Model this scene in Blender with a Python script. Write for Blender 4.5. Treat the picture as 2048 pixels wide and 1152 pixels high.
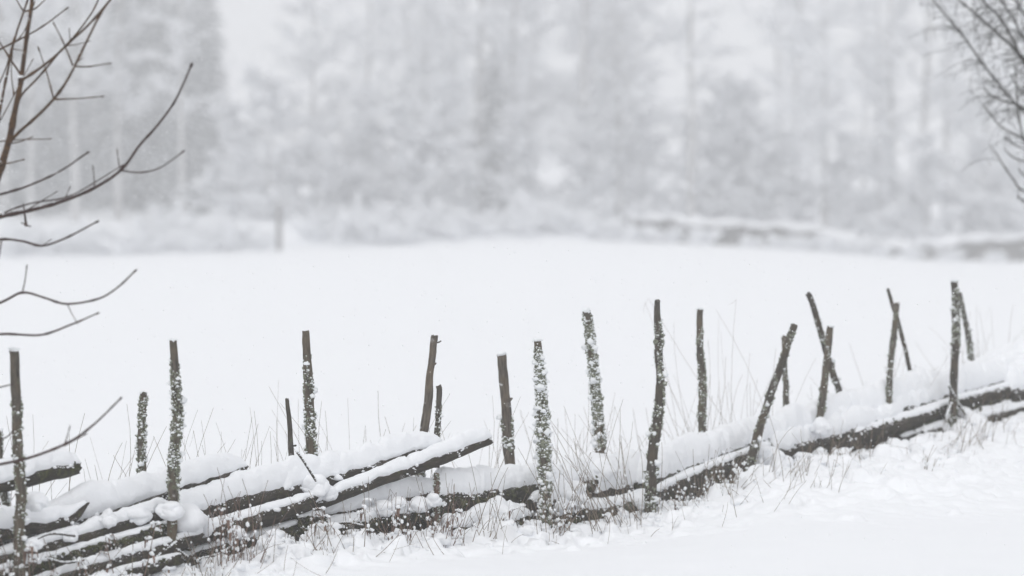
import bpy, math, random
import numpy as np
from mathutils import Vector, Matrix

random.seed(7)
RNG = np.random.default_rng(11)
R = math.radians
for _o in list(bpy.data.objects):
    bpy.data.objects.remove(_o)
SC = bpy.context.scene
COL = SC.collection

# ------------------------------------------------------------------ camera
CAM_H = 1.5
LENS, SENSOR = 85.0, 36.0
FPX = 2048 * LENS / SENSOR            # focal length in photograph pixels
HORIZON = 445.0
PITCH = math.atan((576 - HORIZON) / FPX)
cam_d = bpy.data.cameras.new('camera')
cam = bpy.data.objects.new('camera', cam_d)
COL.objects.link(cam)
cam.location = (0, 0, CAM_H)
cam.rotation_euler = (math.pi / 2 - PITCH, 0, 0)
cam_d.lens = LENS
cam_d.sensor_width = SENSOR
cam_d.clip_start = 0.1
cam_d.clip_end = 2000
cam_d.dof.use_dof = True
cam_d.dof.focus_distance = 11.6
cam_d.dof.aperture_fstop = 1.5
SC.camera = cam

# ------------------------------------------------------------------ sky and sun (overcast, snowing)
SUN_EL, SUN_ROT = R(48), R(200)
world = bpy.data.worlds.new('World')
SC.world = world
world.use_nodes = True
nt = world.node_tree
nt.nodes.clear()
w_out = nt.nodes.new('ShaderNodeOutputWorld')
sky = nt.nodes.new('ShaderNodeTexSky')
sky.sky_type = 'NISHITA'
sky.sun_disc = False
sky.sun_elevation = SUN_EL
sky.sun_rotation = SUN_ROT
sky.air_density = 1.0
sky.dust_density = 6.0
sky.ozone_density = 1.0
hs = nt.nodes.new('ShaderNodeHueSaturation')      # cloud cover takes the blue out of the sky
hs.inputs['Saturation'].default_value = 0.12
bg1 = nt.nodes.new('ShaderNodeBackground')
bg1.inputs['Strength'].default_value = 0.05
bg2 = nt.nodes.new('ShaderNodeBackground')        # the even cloud layer itself
bg2.inputs['Color'].default_value = (0.975, 0.98, 1.0, 1)
bg2.inputs['Strength'].default_value = 0.72
add = nt.nodes.new('ShaderNodeAddShader')
nt.links.new(sky.outputs[0], hs.inputs['Color'])
nt.links.new(hs.outputs[0], bg1.inputs['Color'])
nt.links.new(bg1.outputs[0], add.inputs[0])
nt.links.new(bg2.outputs[0], add.inputs[1])
nt.links.new(add.outputs[0], w_out.inputs['Surface'])

sun_d = bpy.data.lights.new('sun', 'SUN')
sun_d.energy = 0.5
sun_d.angle = R(40)
sun_d.color = (1.0, 0.975, 0.94)
sun = bpy.data.objects.new('sun', sun_d)
COL.objects.link(sun)
_sd = Vector((math.sin(SUN_ROT) * math.cos(SUN_EL), math.cos(SUN_ROT) * math.cos(SUN_EL), math.sin(SUN_EL)))
sun.rotation_euler = _sd.to_track_quat('Z', 'Y').to_euler()
sun.location = (0, 0, 40)

SC.view_settings.view_transform = 'Standard'
SC.view_settings.look = 'None'
SC.view_settings.gamma = 1.0
SC.view_settings.exposure = -0.15
SC.render.engine = 'CYCLES'
cy = SC.cycles
cy.max_bounces = 12
cy.diffuse_bounces = 8
cy.glossy_bounces = 2
cy.volume_bounces = 4
cy.use_adaptive_sampling = True
cy.adaptive_threshold = 0.015
cy.use_denoising = True
try:
    cy.denoiser = 'OPENIMAGEDENOISE'
    cy.denoising_prefilter = 'ACCURATE'
    cy.denoising_input_passes = 'RGB_ALBEDO_NORMAL'
except Exception:
    pass
HAZE_DENSITY = 0.0058

# ------------------------------------------------------------------ helpers
def at(px, py, Y):
    """world point at distance Y that the photograph shows at pixel px, py"""
    u, v = (px - 1024) / FPX, (576 - py) / FPX
    c, s = math.cos(PITCH), math.sin(PITCH)
    dy, dz = c + v * s, -s + v * c
    k = Y / dy
    return np.array([u * k, Y, CAM_H + dz * k])

def fence_y(px):
    return 12.35 / (1 - 1.07 * (px - 1024) / FPX)

def fence_line(X):
    return 12.35 + 1.07 * X

def smooth01(t):
    t = np.clip(t, 0, 1)
    return t * t * (3 - 2 * t)

def _hash(ix, iy, iz, seed):
    h = (ix.astype(np.int64) * 374761393 + iy.astype(np.int64) * 668265263 + iz.astype(np.int64) * 2147483647 + seed * 1274126177) & 0xFFFFFFFF
    h = ((h ^ (h >> 13)) * 1274126177) & 0xFFFFFFFF
    h = ((h ^ (h >> 16)) * 2246822519) & 0xFFFFFFFF
    h = h ^ (h >> 15)
    return h.astype(np.float64) / 4294967295.0

def vnoise(P, seed=0):
    """smooth value noise, -1..1, at the rows of P (n, 3)"""
    P = np.asarray(P, float)
    i = np.floor(P).astype(np.int64)
    f = P - i
    f = f * f * f * (f * (f * 6 - 15) + 10)
    out = 0
    for dx in (0, 1):
        wx = f[:, 0] if dx else 1 - f[:, 0]
        for dy in (0, 1):
            wy = f[:, 1] if dy else 1 - f[:, 1]
            for dz in (0, 1):
                wz = f[:, 2] if dz else 1 - f[:, 2]
                out = out + wx * wy * wz * _hash(i[:, 0] + dx, i[:, 1] + dy, i[:, 2] + dz, seed)
    return out * 2 - 1

def fbm(P, oct=3, seed=0, gain=0.5):
    P = np.asarray(P, float)
    a, tot, out = 1.0, 0.0, 0
    for k in range(oct):
        out = out + a * vnoise(P * (2.03 ** k) + 17.3 * k, seed + k)
        tot += a
        a *= gain
    return out / tot

def world_of(o):
    if o.parent is None:
        return o.matrix_basis.copy()
    return world_of(o.parent) @ o.matrix_parent_inverse @ o.matrix_basis

class MB:
    """collects triangles and quads for ONE mesh object"""
    def __init__(self):
        self.v, self.t, self.q, self.n, self.tex = [], [], [], 0, []
    def add(self, v, tris=None, quads=None, tex=None):
        v = np.asarray(v, float).reshape(-1, 3)
        if tris is not None and len(tris):
            self.t.append(np.asarray(tris, np.int64).reshape(-1, 3) + self.n)
        if quads is not None and len(quads):
            self.q.append(np.asarray(quads, np.int64).reshape(-1, 4) + self.n)
        self.v.append(v)
        self.tex.append(v if tex is None else np.asarray(tex, float).reshape(-1, 3))
        self.n += len(v)
    def mesh(self, name, smooth=True):
        me = bpy.data.meshes.new(name)
        v = np.concatenate(self.v)
        t = np.concatenate(self.t) if self.t else np.zeros((0, 3), np.int64)
        q = np.concatenate(self.q) if self.q else np.zeros((0, 4), np.int64)
        me.vertices.add(len(v))
        me.vertices.foreach_set('co', v.astype(np.float32).ravel())
        me.loops.add(len(t) * 3 + len(q) * 4)
        me.loops.foreach_set('vertex_index', np.concatenate([t.ravel(), q.ravel()]).astype(np.int32))
        me.polygons.add(len(t) + len(q))
        st = np.concatenate([np.arange(len(t)) * 3, len(t) * 3 + np.arange(len(q)) * 4]).astype(np.int32)
        me.polygons.foreach_set('loop_start', st)
        if smooth:
            me.polygons.foreach_set('use_smooth', np.ones(len(t) + len(q), bool))
        a = me.attributes.new('tex', 'FLOAT_VECTOR', 'POINT')
        a.data.foreach_set('vector', np.concatenate(self.tex).astype(np.float32).ravel())
        me.update(calc_edges=True)
        me.validate()
        return me
    def build(self, name, mat, parent=None, smooth=True, **props):
        me = self.mesh(name, smooth)
        o = bpy.data.objects.new(name, me)
        me.materials.append(mat)
        COL.objects.link(o)
        if parent is not None:
            o.parent = parent
            o.matrix_parent_inverse = world_of(parent).inverted()
        for k, x in props.items():
            o[k] = x
        return o

def empty(name, loc, label, category, group=None):
    o = bpy.data.objects.new(name, None)
    o.empty_display_size = 0.1
    o.location = loc
    COL.objects.link(o)
    o['label'], o['category'] = label, category
    if group:
        o['group'] = group
    return o

def tag(o, label, category, group=None):
    o['label'], o['category'] = label, category
    if group:
        o['group'] = group
    return o

def resample(P, rad, step):
    """smooth Catmull-Rom resampling of a path with radii"""
    P = np.asarray(P, float)
    rad = np.asarray(rad, float)
    if len(P) == 2:
        n = max(2, int(np.linalg.norm(P[1] - P[0]) / step) + 1)
        t = np.linspace(0, 1, n)[:, None]
        return P[0] * (1 - t) + P[1] * t, np.interp(t[:, 0], [0, 1], rad)
    Q = np.vstack([2 * P[0] - P[1], P, 2 * P[-1] - P[-2]])
    out, ro = [], []
    for i in range(len(P) - 1):
        p0, p1, p2, p3 = Q[i:i + 4]
        n = max(2, int(np.linalg.norm(p2 - p1) / step) + 1)
        for k in range(n):
            t = k / n
            out.append(0.5 * ((2 * p1) + (-p0 + p2) * t + (2 * p0 - 5 * p1 + 4 * p2 - p3) * t * t + (-p0 + 3 * p1 - 3 * p2 + p3) * t ** 3))
            ro.append(rad[i] * (1 - t) + rad[i + 1] * t)
    out.append(P[-1])
    ro.append(rad[-1])
    return np.array(out), np.array(ro)

def frames(P):
    T = np.gradient(P, axis=0)
    T /= np.linalg.norm(T, axis=1)[:, None] + 1e-12
    ref = np.array([0, 0, 1.0]) if abs(T[0][2]) < 0.8 else np.array([1.0, 0, 0])
    n = ref - T[0] * ref.dot(T[0])
    n /= np.linalg.norm(n)
    N = [n]
    for k in range(1, len(P)):
        n = N[-1] - T[k] * N[-1].dot(T[k])
        n /= np.linalg.norm(n) + 1e-12
        N.append(n)
    N = np.array(N)
    return T, N, np.cross(T, N)

def tube(mb, P, rad, seg=8, rough=0.0, groove=0.0, seed=0, caps=True, jag=0.0):
    P = np.asarray(P, float)
    m = len(P)
    rad = np.broadcast_to(np.asarray(rad, float), (m,))
    T, N, B = frames(P)
    s = np.concatenate([[0], np.cumsum(np.linalg.norm(np.diff(P, axis=0), axis=1))])
    th = np.linspace(0, 2 * math.pi, seg, endpoint=False)
    ct, st = np.cos(th), np.sin(th)
    rr = np.repeat(rad[:, None], seg, 1)
    if rough or groove:
        L = np.stack([np.tile(ct, m) * 1.0, np.tile(st, m) * 1.0, np.repeat(s, seg)], 1)
        if rough:
            rr = rr * (1 + rough * fbm(L * np.array([1.3, 1.3, 14.0]) + seed * 3.1, 3, seed).reshape(m, seg))
        if groove:
            g = vnoise(L * np.array([4.2, 4.2, 2.2]) + seed, seed + 5)
            g2 = vnoise(L * np.array([7.0, 7.0, 3.5]) + seed, seed + 9)
            rr = rr * (1 - groove * np.clip(0.25 - np.abs(g), 0, 1).reshape(m, seg) * 4 - 0.4 * groove * np.abs(g2).reshape(m, seg))
    V = P[:, None, :] + rr[:, :, None] * (ct[None, :, None] * N[:, None, :] + st[None, :, None] * B[:, None, :])
    if jag:
        V[-1] += T[-1] * (RNG.uniform(-jag, jag, seg))[:, None]
        V[0] += T[0] * (RNG.uniform(-jag, jag, seg))[:, None]
    tex = np.stack([(rr * ct).ravel(), (rr * st).ravel(), np.repeat(s, seg)], 1)
    i, j = np.meshgrid(np.arange(m - 1), np.arange(seg), indexing='ij')
    a = (i * seg + j).ravel()
    b = (i * seg + (j + 1) % seg).ravel()
    quads = np.stack([a, b, b + seg, a + seg], 1)
    mb.add(V.reshape(-1, 3), None, quads, tex)
    if caps:
        for e, flip in ((0, True), (m - 1, False)):
            ring = V[e]
            c = P[e] if not jag else ring.mean(0)
            tri = [[k, (k + 1) % seg, seg] for k in range(seg)]
            if flip:
                tri = [[x[1], x[0], x[2]] for x in tri]
            tx = np.vstack([np.stack([ring[:, 0], ring[:, 1], ring[:, 2]], 1), c[None]])
            mb.add(np.vstack([ring, c[None]]), tri, None, tx)

def _ico(sub):
    import bmesh
    bm = bmesh.new()
    bmesh.ops.create_icosphere(bm, subdivisions=sub, radius=1.0)
    v = np.array([x.co[:] for x in bm.verts])
    f = np.array([[q.index for q in p.verts] for p in bm.faces])
    bm.free()
    return v, f
ICO1, ICO2, ICO3 = _ico(1), _ico(2), _ico(3)

def blobs(mb, C, size, ico=ICO2, squash=(1, 1, 0.8), rough=0.22, seed=0, freq=1.6):
    """many small lumpy bodies: centres C (n,3), radii size (n,)"""
    C = np.asarray(C, float).reshape(-1, 3)
    n = len(C)
    if not n:
        return
    size = np.broadcast_to(np.asarray(size, float), (n,))
    v, f = ico
    m = len(v)
    ang = RNG.uniform(0, 2 * math.pi, n)
    ca, sa = np.cos(ang), np.sin(ang)
    an = RNG.uniform(0.78, 1.25, (n, 3)) * np.asarray(squash)
    off = RNG.uniform(0, 100, (n, 3))
    V = np.repeat(v[None], n, 0)
    d = vnoise((V * freq + off[:, None, :]).reshape(-1, 3), seed).reshape(n, m)
    V = V * (1 + rough * d)[:, :, None] * an[:, None, :]
    x = V[:, :, 0] * ca[:, None] - V[:, :, 1] * sa[:, None]
    y = V[:, :, 0] * sa[:, None] + V[:, :, 1] * ca[:, None]
    V = np.stack([x, y, V[:, :, 2]], 2) * size[:, None, None] + C[:, None, :]
    F = (f[None] + (np.arange(n) * m)[:, None, None]).reshape(-1, 3)
    mb.add(V.reshape(-1, 3), F)

# ------------------------------------------------------------------ materials
def mat(name, rough=0.9):
    m = bpy.data.materials.new(name)
    m.use_nodes = True
    b = m.node_tree.nodes['Principled BSDF']
    b.inputs['Roughness'].default_value = rough
    b.inputs['Specular IOR Level'].default_value = 0.2
    return m, m.node_tree, b

def N_(nt, kind, **kw):
    n = nt.nodes.new(kind)
    for k, x in kw.items():
        n.inputs[k].default_value = x
    return n

def noise_node(nt, vec, scale, detail=4, rough=0.55):
    n = N_(nt, 'ShaderNodeTexNoise', Scale=scale, Detail=detail, Roughness=rough)
    nt.links.new(vec, n.inputs['Vector'])
    return n.outputs['Fac']

def ramp(nt, fac, stops):
    n = nt.nodes.new('ShaderNodeValToRGB')
    e = n.color_ramp.elements
    while len(e) < len(stops):
        e.new(0.5)
    for k, (p, c) in enumerate(stops):
        e[k].position = p
        e[k].color = (*c, 1) if len(c) == 3 else c
    nt.links.new(fac, n.inputs['Fac'])
    return n.outputs['Color']

def mixc(nt, fac, a, b):
    n = nt.nodes.new('ShaderNodeMix')
    n.data_type = 'RGBA'
    if isinstance(fac, float):
        n.inputs[0].default_value = fac
    else:
        nt.links.new(fac, n.inputs[0])
    for k, x in ((6, a), (7, b)):
        if isinstance(x, tuple):
            n.inputs[k].default_value = (*x, 1)
        else:
            nt.links.new(x, n.inputs[k])
    return n.outputs[2]

def math_(nt, op, a, b=None):
    n = nt.nodes.new('ShaderNodeMath')
    n.operation = op
    for k, x in enumerate((a, b)):
        if x is None:
            continue
        if isinstance(x, (int, float)):
            n.inputs[k].default_value = x
        else:
            nt.links.new(x, n.inputs[k])
    return n.outputs[0]

def snow_mat(name, col=(0.86, 0.875, 0.90), bump=0.35, scale=90, dist=0.004):
    m, nt, b = mat(name, 0.75)
    geo = nt.nodes.new('ShaderNodeNewGeometry')
    f1 = noise_node(nt, geo.outputs['Position'], scale, 5, 0.65)
    f2 = noise_node(nt, geo.outputs['Position'], 3.0, 3)
    c = mixc(nt, f2, col, tuple(min(0.93, x * 1.035) for x in col))
    nt.links.new(c, b.inputs['Base Color'])
    bp = nt.nodes.new('ShaderNodeBump')
    bp.inputs['Strength'].default_value = bump
    bp.inputs['Distance'].default_value = dist
    nt.links.new(f1, bp.inputs['Height'])
    nt.links.new(bp.outputs[0], b.inputs['Normal'])
    return m

def wood_mat(name, dark, light, moss=(0.10, 0.115, 0.045), moss_cut=0.6, dust_cut=0.66, stretch=7.0, dust_scale=210):
    m, nt, b = mat(name, 0.88)
    at_ = nt.nodes.new('ShaderNodeAttribute')
    at_.attribute_name = 'tex'
    mp = nt.nodes.new('ShaderNodeMapping')
    mp.inputs['Scale'].default_value = (stretch, stretch, 1.0)
    nt.links.new(at_.outputs['Vector'], mp.inputs['Vector'])
    geo = nt.nodes.new('ShaderNodeNewGeometry')
    pos = geo.outputs['Position']
    g1 = noise_node(nt, mp.outputs[0], 16, 6, 0.7)
    g2 = noise_node(nt, pos, 9, 3)
    base = ramp(nt, g1, [(0.30, dark), (0.52, tuple((a + c) / 2 for a, c in zip(dark, light))), (0.72, light)])
    warm = mixc(nt, ramp(nt, g2, [(0.45, (0, 0, 0)), (0.7, (0.6, 0.6, 0.6))]), base, (light[0] * 0.85, light[1] * 0.72, light[2] * 0.55))
    ms = noise_node(nt, pos, 26, 5, 0.7)
    msk = ramp(nt, ms, [(moss_cut, (0, 0, 0)), (moss_cut + 0.08, (1, 1, 1))])
    mcol = ramp(nt, noise_node(nt, pos, 160, 3), [(0.35, tuple(x * 0.35 for x in moss)), (0.7, tuple(x * 1.5 for x in moss))])
    c = mixc(nt, msk, warm, mcol)
    d1 = noise_node(nt, pos, dust_scale, 4, 0.7)
    d2 = noise_node(nt, pos, 14, 3)
    sep = nt.nodes.new('ShaderNodeSeparateXYZ')
    nt.links.new(geo.outputs['Normal'], sep.inputs[0])
    up = math_(nt, 'MULTIPLY', sep.outputs['Z'], 0.10)
    dd = math_(nt, 'ADD', math_(nt, 'ADD', d1, math_(nt, 'MULTIPLY', math_(nt, 'SUBTRACT', d2, 0.5), 0.25)), up)
    dm = ramp(nt, dd, [(dust_cut, (0, 0, 0)), (dust_cut + 0.03, (1, 1, 1))])
    c = mixc(nt, dm, c, (0.82, 0.84, 0.87))
    nt.links.new(c, b.inputs['Base Color'])
    bp = nt.nodes.new('ShaderNodeBump')
    bp.inputs['Strength'].default_value = 0.7
    bp.inputs['Distance'].default_value = 0.004
    nt.links.new(g1, bp.inputs['Height'])
    nt.links.new(bp.outputs[0], b.inputs['Normal'])
    return m

def twotone(name, a, c, scale=20, rough=0.9, attr=False):
    m, nt, b = mat(name, rough)
    if attr:
        g = nt.nodes.new('ShaderNodeAttribute')
        g.attribute_name = 'tex'
        vec = g.outputs['Vector']
    else:
        g = nt.nodes.new('ShaderNodeNewGeometry')
        vec = g.outputs['Position']
    f = noise_node(nt, vec, scale, 4, 0.65)
    nt.links.new(ramp(nt, f, [(0.35, a), (0.65, c)]), b.inputs['Base Color'])
    return m

M = {}
M['ground'] = snow_mat('ground_snow', bump=0.3, scale=70, dist=0.006)
M['snow'] = snow_mat('fresh_snow', bump=0.7, scale=110, dist=0.005)
M['clump'] = snow_mat('clumped_snow', (0.82, 0.84, 0.86), 0.5, 140, 0.004)
M['post'] = wood_mat('weathered_post_wood', (0.016, 0.013, 0.010), (0.16, 0.14, 0.112), moss=(0.14, 0.143, 0.095), moss_cut=0.57, dust_cut=0.73)
M['post_bare'] = wood_mat('grey_bare_post_wood', (0.018, 0.015, 0.012), (0.19, 0.165, 0.135), moss_cut=0.66, dust_cut=0.74)
M['post_dark'] = wood_mat('dark_post_wood', (0.010, 0.008, 0.006), (0.11, 0.096, 0.078), moss=(0.09, 0.1, 0.05), moss_cut=0.6, dust_cut=0.71)
M['post_red'] = wood_mat('reddish_rotten_wood', (0.04, 0.024, 0.017), (0.15, 0.10, 0.075), moss_cut=0.7, dust_cut=0.68)
M['rail'] = wood_mat('weathered_rail_wood', (0.007, 0.006, 0.004), (0.068, 0.058, 0.046), moss=(0.075, 0.08, 0.03), moss_cut=0.58, dust_cut=0.69)
M['rail_moss'] = wood_mat('mossy_rail_wood', (0.006, 0.005, 0.0035), (0.05, 0.044, 0.032), moss=(0.07, 0.074, 0.03), moss_cut=0.52, dust_cut=0.68)
M['lichen'] = twotone('grey_green_lichen', (0.05, 0.052, 0.036), (0.33, 0.35, 0.265), 140)
M['moss'] = twotone('dark_green_moss', (0.014, 0.015, 0.007), (0.085, 0.09, 0.036), 130)
M['twig'] = twotone('olive_brown_bark', (0.022, 0.010, 0.004), (0.095, 0.048, 0.017), 60)
M['twig_red'] = twotone('dark_reddish_bark', (0.014, 0.005, 0.004), (0.06, 0.027, 0.019), 60)
M['twig_birch'] = twotone('dark_shrub_bark', (0.012, 0.011, 0.008), (0.045, 0.039, 0.028), 40)
M['straw'] = twotone('dry_straw', (0.10, 0.075, 0.055), (0.30, 0.245, 0.19), 40)
M['weed'] = twotone('withered_brown_weed', (0.09, 0.055, 0.045), (0.26, 0.18, 0.14), 50)
M['flake'] = bpy.data.materials.new('snow_flake')
M['flake'].use_nodes = True
_n = M['flake'].node_tree
_n.nodes.clear()
_a, _b, _c, _d = (_n.nodes.new(x) for x in ('ShaderNodeBsdfDiffuse', 'ShaderNodeBsdfTranslucent', 'ShaderNodeMixShader', 'ShaderNodeOutputMaterial'))
for _x in (_a, _b):
    _x.inputs['Color'].default_value = (0.97, 0.975, 0.985, 1)
_n.links.new(_a.outputs[0], _c.inputs[1])
_n.links.new(_b.outputs[0], _c.inputs[2])
_n.links.new(_c.outputs[0], _d.inputs['Surface'])
M['far_bark'] = twotone('far_grey_bark', (0.20, 0.195, 0.19), (0.60, 0.60, 0.60), 2.2)
M['far_twig'] = twotone('far_frosted_twigs', (0.36, 0.355, 0.355), (0.66, 0.66, 0.665), 1.5)
M['far_rust'] = twotone('far_rusty_twigs', (0.14, 0.085, 0.05), (0.26, 0.17, 0.11), 1.5)
M['needle'] = twotone('frosted_spruce_needles', (0.10, 0.115, 0.115), (0.30, 0.32, 0.325), 1.2)
M['earth'] = twotone('dark_bank_earth', (0.03, 0.028, 0.026), (0.11, 0.10, 0.09), 2.0)
M['pole'] = twotone('grey_pole_wood', (0.06, 0.055, 0.05), (0.13, 0.12, 0.11), 8)

# ------------------------------------------------------------------ ground
_bpx = np.array([-300, -100, 30, 345, 612, 870, 1085, 1300, 1400, 1500, 1640, 1775, 1905, 2048, 2200, 2500], float)
_bpy = np.array([1215, 1200, 1178, 1150, 1090, 1068, 1062, 1035, 1000, 948, 915, 880, 855, 825, 800, 760], float)
_by = fence_y(_bpx)
_bX = (_bpx - 1024) / FPX * _by
_bz = np.array([at(a, c, d)[2] for a, c, d in zip(_bpx, _bpy, _by)])
FAR_Y = 108.0
_fpx = np.array([-900, -200, 0, 200, 560, 800, 1100, 1350, 1640, 1850, 2048, 2300, 3000], float)
_fpy = np.array([520, 518, 515, 510, 500, 490, 478, 485, 500, 518, 522, 524, 526], float)
_fX = (_fpx - 1024) / FPX * FAR_Y
_fz = np.array([at(a, c, FAR_Y)[2] for a, c in zip(_fpx, _fpy)])

_dr = np.random.default_rng(5)
DOMES = []
for _k in range(1500):                                    # lumps of snow lying over grass beside the fence
    _px = _dr.uniform(-60, 2120)
    _dd = -abs(_dr.normal(0.0, 0.27)) - 0.16
    _r = _dr.uniform(0.025, 0.075) if _dr.random() < 0.9 else _dr.uniform(0.08, 0.13)
    _X = (_px - 1024) / FPX * fence_y(_px)
    _dd = (_dd + .16) * float(np.interp(_X, [-2, 0.2, 1.2, 3.2], [1.15, 1.2, 2.1, 3.6])) - .16
    if _dd < -0.8:
        _r = min(_r, .07)
    DOMES.append((_X, fence_line(_X) + _dd, _r, _r * _dr.uniform(0.35, 0.95) * (1 if _dd > -.7 else .7)))
for _px, _py, _r, _h in ((550, 1122, .13, .13), (470, 1135, .08, .06), (645, 1075, .10, .10), (700, 1110, .16, .07), (860, 1105, .18, .06),
                         (835, 1000, .07, .05), (1000, 1060, .07, .05), (1240, 1050, .10, .06), (1330, 1040, .13, .05), (1550, 935, .13, .14),
                         (1500, 955, .10, .08), (1600, 950, .12, .07), (1720, 900, .14, .06), (1860, 880, .12, .05), (1920, 860, .13, .07), (380, 1150, .12, .07)):
    _Y = fence_y(_px) - 0.28
    DOMES.append((at(_px, _py, _Y)[0], _Y, _r, _h))

def ground_base(X, Y):
    X = np.asarray(X, float)
    Y = np.asarray(Y, float)
    d = Y - fence_line(X)
    zf = np.interp(X, _bX, _bz)
    w = np.where(d < 0, np.exp(-(d / 1.7) ** 2), np.exp(-(d / 1.6) ** 2))
    z = zf * w
    zfar = np.interp(X * FAR_Y / np.maximum(Y, 20), _fX, _fz)
    z = z + zfar * smooth01((Y - 35) / (FAR_Y - 35))
    # far bank
    rise = np.interp(X * FAR_Y / np.maximum(Y, 20), _fX, [1.7, 1.7, 1.5, 1.5, 1.1, .9, .8, .75, .7, .6, .6, .6, .6])
    lump = 0.35 * vnoise(np.stack([X.ravel() * 0.35, Y.ravel() * 0.35, np.zeros(X.size)], 1), 21).reshape(X.shape)
    z = z + (rise + lump) * smooth01((Y - FAR_Y) / 4.0) + 0.05 * np.clip(Y - FAR_Y - 4, 0, 200)
    return z

def ground_z(X, Y):
    X = np.asarray(X, float)
    Y = np.asarray(Y, float)
    z = ground_base(X, Y)
    d = Y - fence_line(X)
    near = np.exp(-np.clip(Y - 24, 0, 100) / 10)
    P = np.stack([X.ravel(), Y.ravel(), np.zeros(X.size)], 1)
    z = z + near * 0.018 * vnoise(P * 0.9, 3).reshape(X.shape)
    wf = np.interp(X, [-2, 0.2, 1.2, 3.2], [1.1, 1.15, 1.9, 3.3])
    zone = np.where(d < 0, smooth01(1.25 + d / wf), smooth01(1.4 - d / 0.9))
    bill = np.abs(fbm(P * 5.2, 3, 8)).reshape(X.shape)
    fine = fbm(P * 16, 3, 14).reshape(X.shape)
    amt = 0.55 + 0.45 * vnoise(P * 1.4, 31).reshape(X.shape)
    z = z + zone * (0.17 * (0.35 - bill) * amt + 0.024 * fine - 0.035 * np.exp(-(d / .6) ** 2)) + near * 0.004 * vnoise(P * 5, 9).reshape(X.shape)
    return z

def axis(lo, hi, fine_lo, fine_hi, step, grow=1.13):
    c = list(np.arange(fine_lo, fine_hi, step))
    s, x = step, c[-1]
    while x < hi:
        s *= grow
        x += min(s, 9.0)
        c.append(x)
    s, x = step, c[0]
    pre = []
    while x > lo:
        s *= grow
        x -= min(s, 9.0)
        pre.append(x)
    return np.array(pre[::-1] + c)

gx = axis(-290, 290, -3.2, 4.9, 0.0165)
gy = np.concatenate([axis(-40, 17.6, 9.4, 17.6, 0.0165)[:-1]])
gy = gy[gy < 17.6]
_y, _s = gy[-1], 0.0165
_ext = []
while _y < 285:
    _s = min(_s * 1.09, 1.2 if _y > 85 and _y < 135 else 5.0)
    _y += _s
    _ext.append(_y)
gy = np.concatenate([gy, _ext])
GX, GY = np.meshgrid(gx, gy)
GZ = ground_z(GX, GY)
for (cx, cyy, r, h) in DOMES:
    i0, i1 = np.searchsorted(gx, [cx - r, cx + r])
    j0, j1 = np.searchsorted(gy, [cyy - r, cyy + r])
    if i1 <= i0 or j1 <= j0:
        continue
    sx, sy = GX[j0:j1, i0:i1] - cx, GY[j0:j1, i0:i1] - cyy
    P = np.stack([GX[j0:j1, i0:i1].ravel(), GY[j0:j1, i0:i1].ravel(), np.zeros(sx.size)], 1)
    ang, el = (cx * 91.7) % 3.14, 0.6 + (cyy * 37.1) % 0.4
    wx = sx + 0.5 * r * vnoise(P * 11, 61).reshape(sx.shape) + 0.2 * r * vnoise(P * 34, 63).reshape(sx.shape)
    wy = sy + 0.5 * r * vnoise(P * 11, 62).reshape(sx.shape) + 0.2 * r * vnoise(P * 34, 64).reshape(sx.shape)
    ra, rb_ = wx * math.cos(ang) + wy * math.sin(ang), (wy * math.cos(ang) - wx * math.sin(ang)) / el
    q = 1 - (ra ** 2 + rb_ ** 2) / (0.8 * r) ** 2 + 0.3 * vnoise(P * 26, 4).reshape(sx.shape)
    edge_ = 1 - (sx ** 2 + sy ** 2) / r ** 2
    q = np.minimum(q, edge_ * 3)
    zb = float(ground_z(np.array([cx]), np.array([cyy]))[0]) - 0.01
    top = zb + h * np.sqrt(np.clip(q, 0, 1)) + 0.12 * h * vnoise(P * 30, 6).reshape(sx.shape)
    GZ[j0:j1, i0:i1] = np.where(q > 0, np.maximum(GZ[j0:j1, i0:i1], top), GZ[j0:j1, i0:i1])
nx, ny = len(gx), len(gy)
i, j = np.meshgrid(np.arange(nx - 1), np.arange(ny - 1))
a = (j * nx + i).ravel()
mb = MB()
mb.add(np.stack([GX.ravel(), GY.ravel(), GZ.ravel()], 1), None, np.stack([a, a + 1, a + nx + 1, a + nx], 1))
ground = mb.build('snow_ground', M['ground'], kind='structure')

def gz_at(x, y):
    i = min(max(np.searchsorted(gx, x) - 1, 0), nx - 2)
    j = min(max(np.searchsorted(gy, y) - 1, 0), ny - 2)
    tx = (x - gx[i]) / (gx[i + 1] - gx[i])
    ty = (y - gy[j]) / (gy[j + 1] - gy[j])
    return float((GZ[j, i] * (1 - tx) + GZ[j, i + 1] * tx) * (1 - ty) + (GZ[j + 1, i] * (1 - tx) + GZ[j + 1, i + 1] * tx) * ty)

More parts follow.
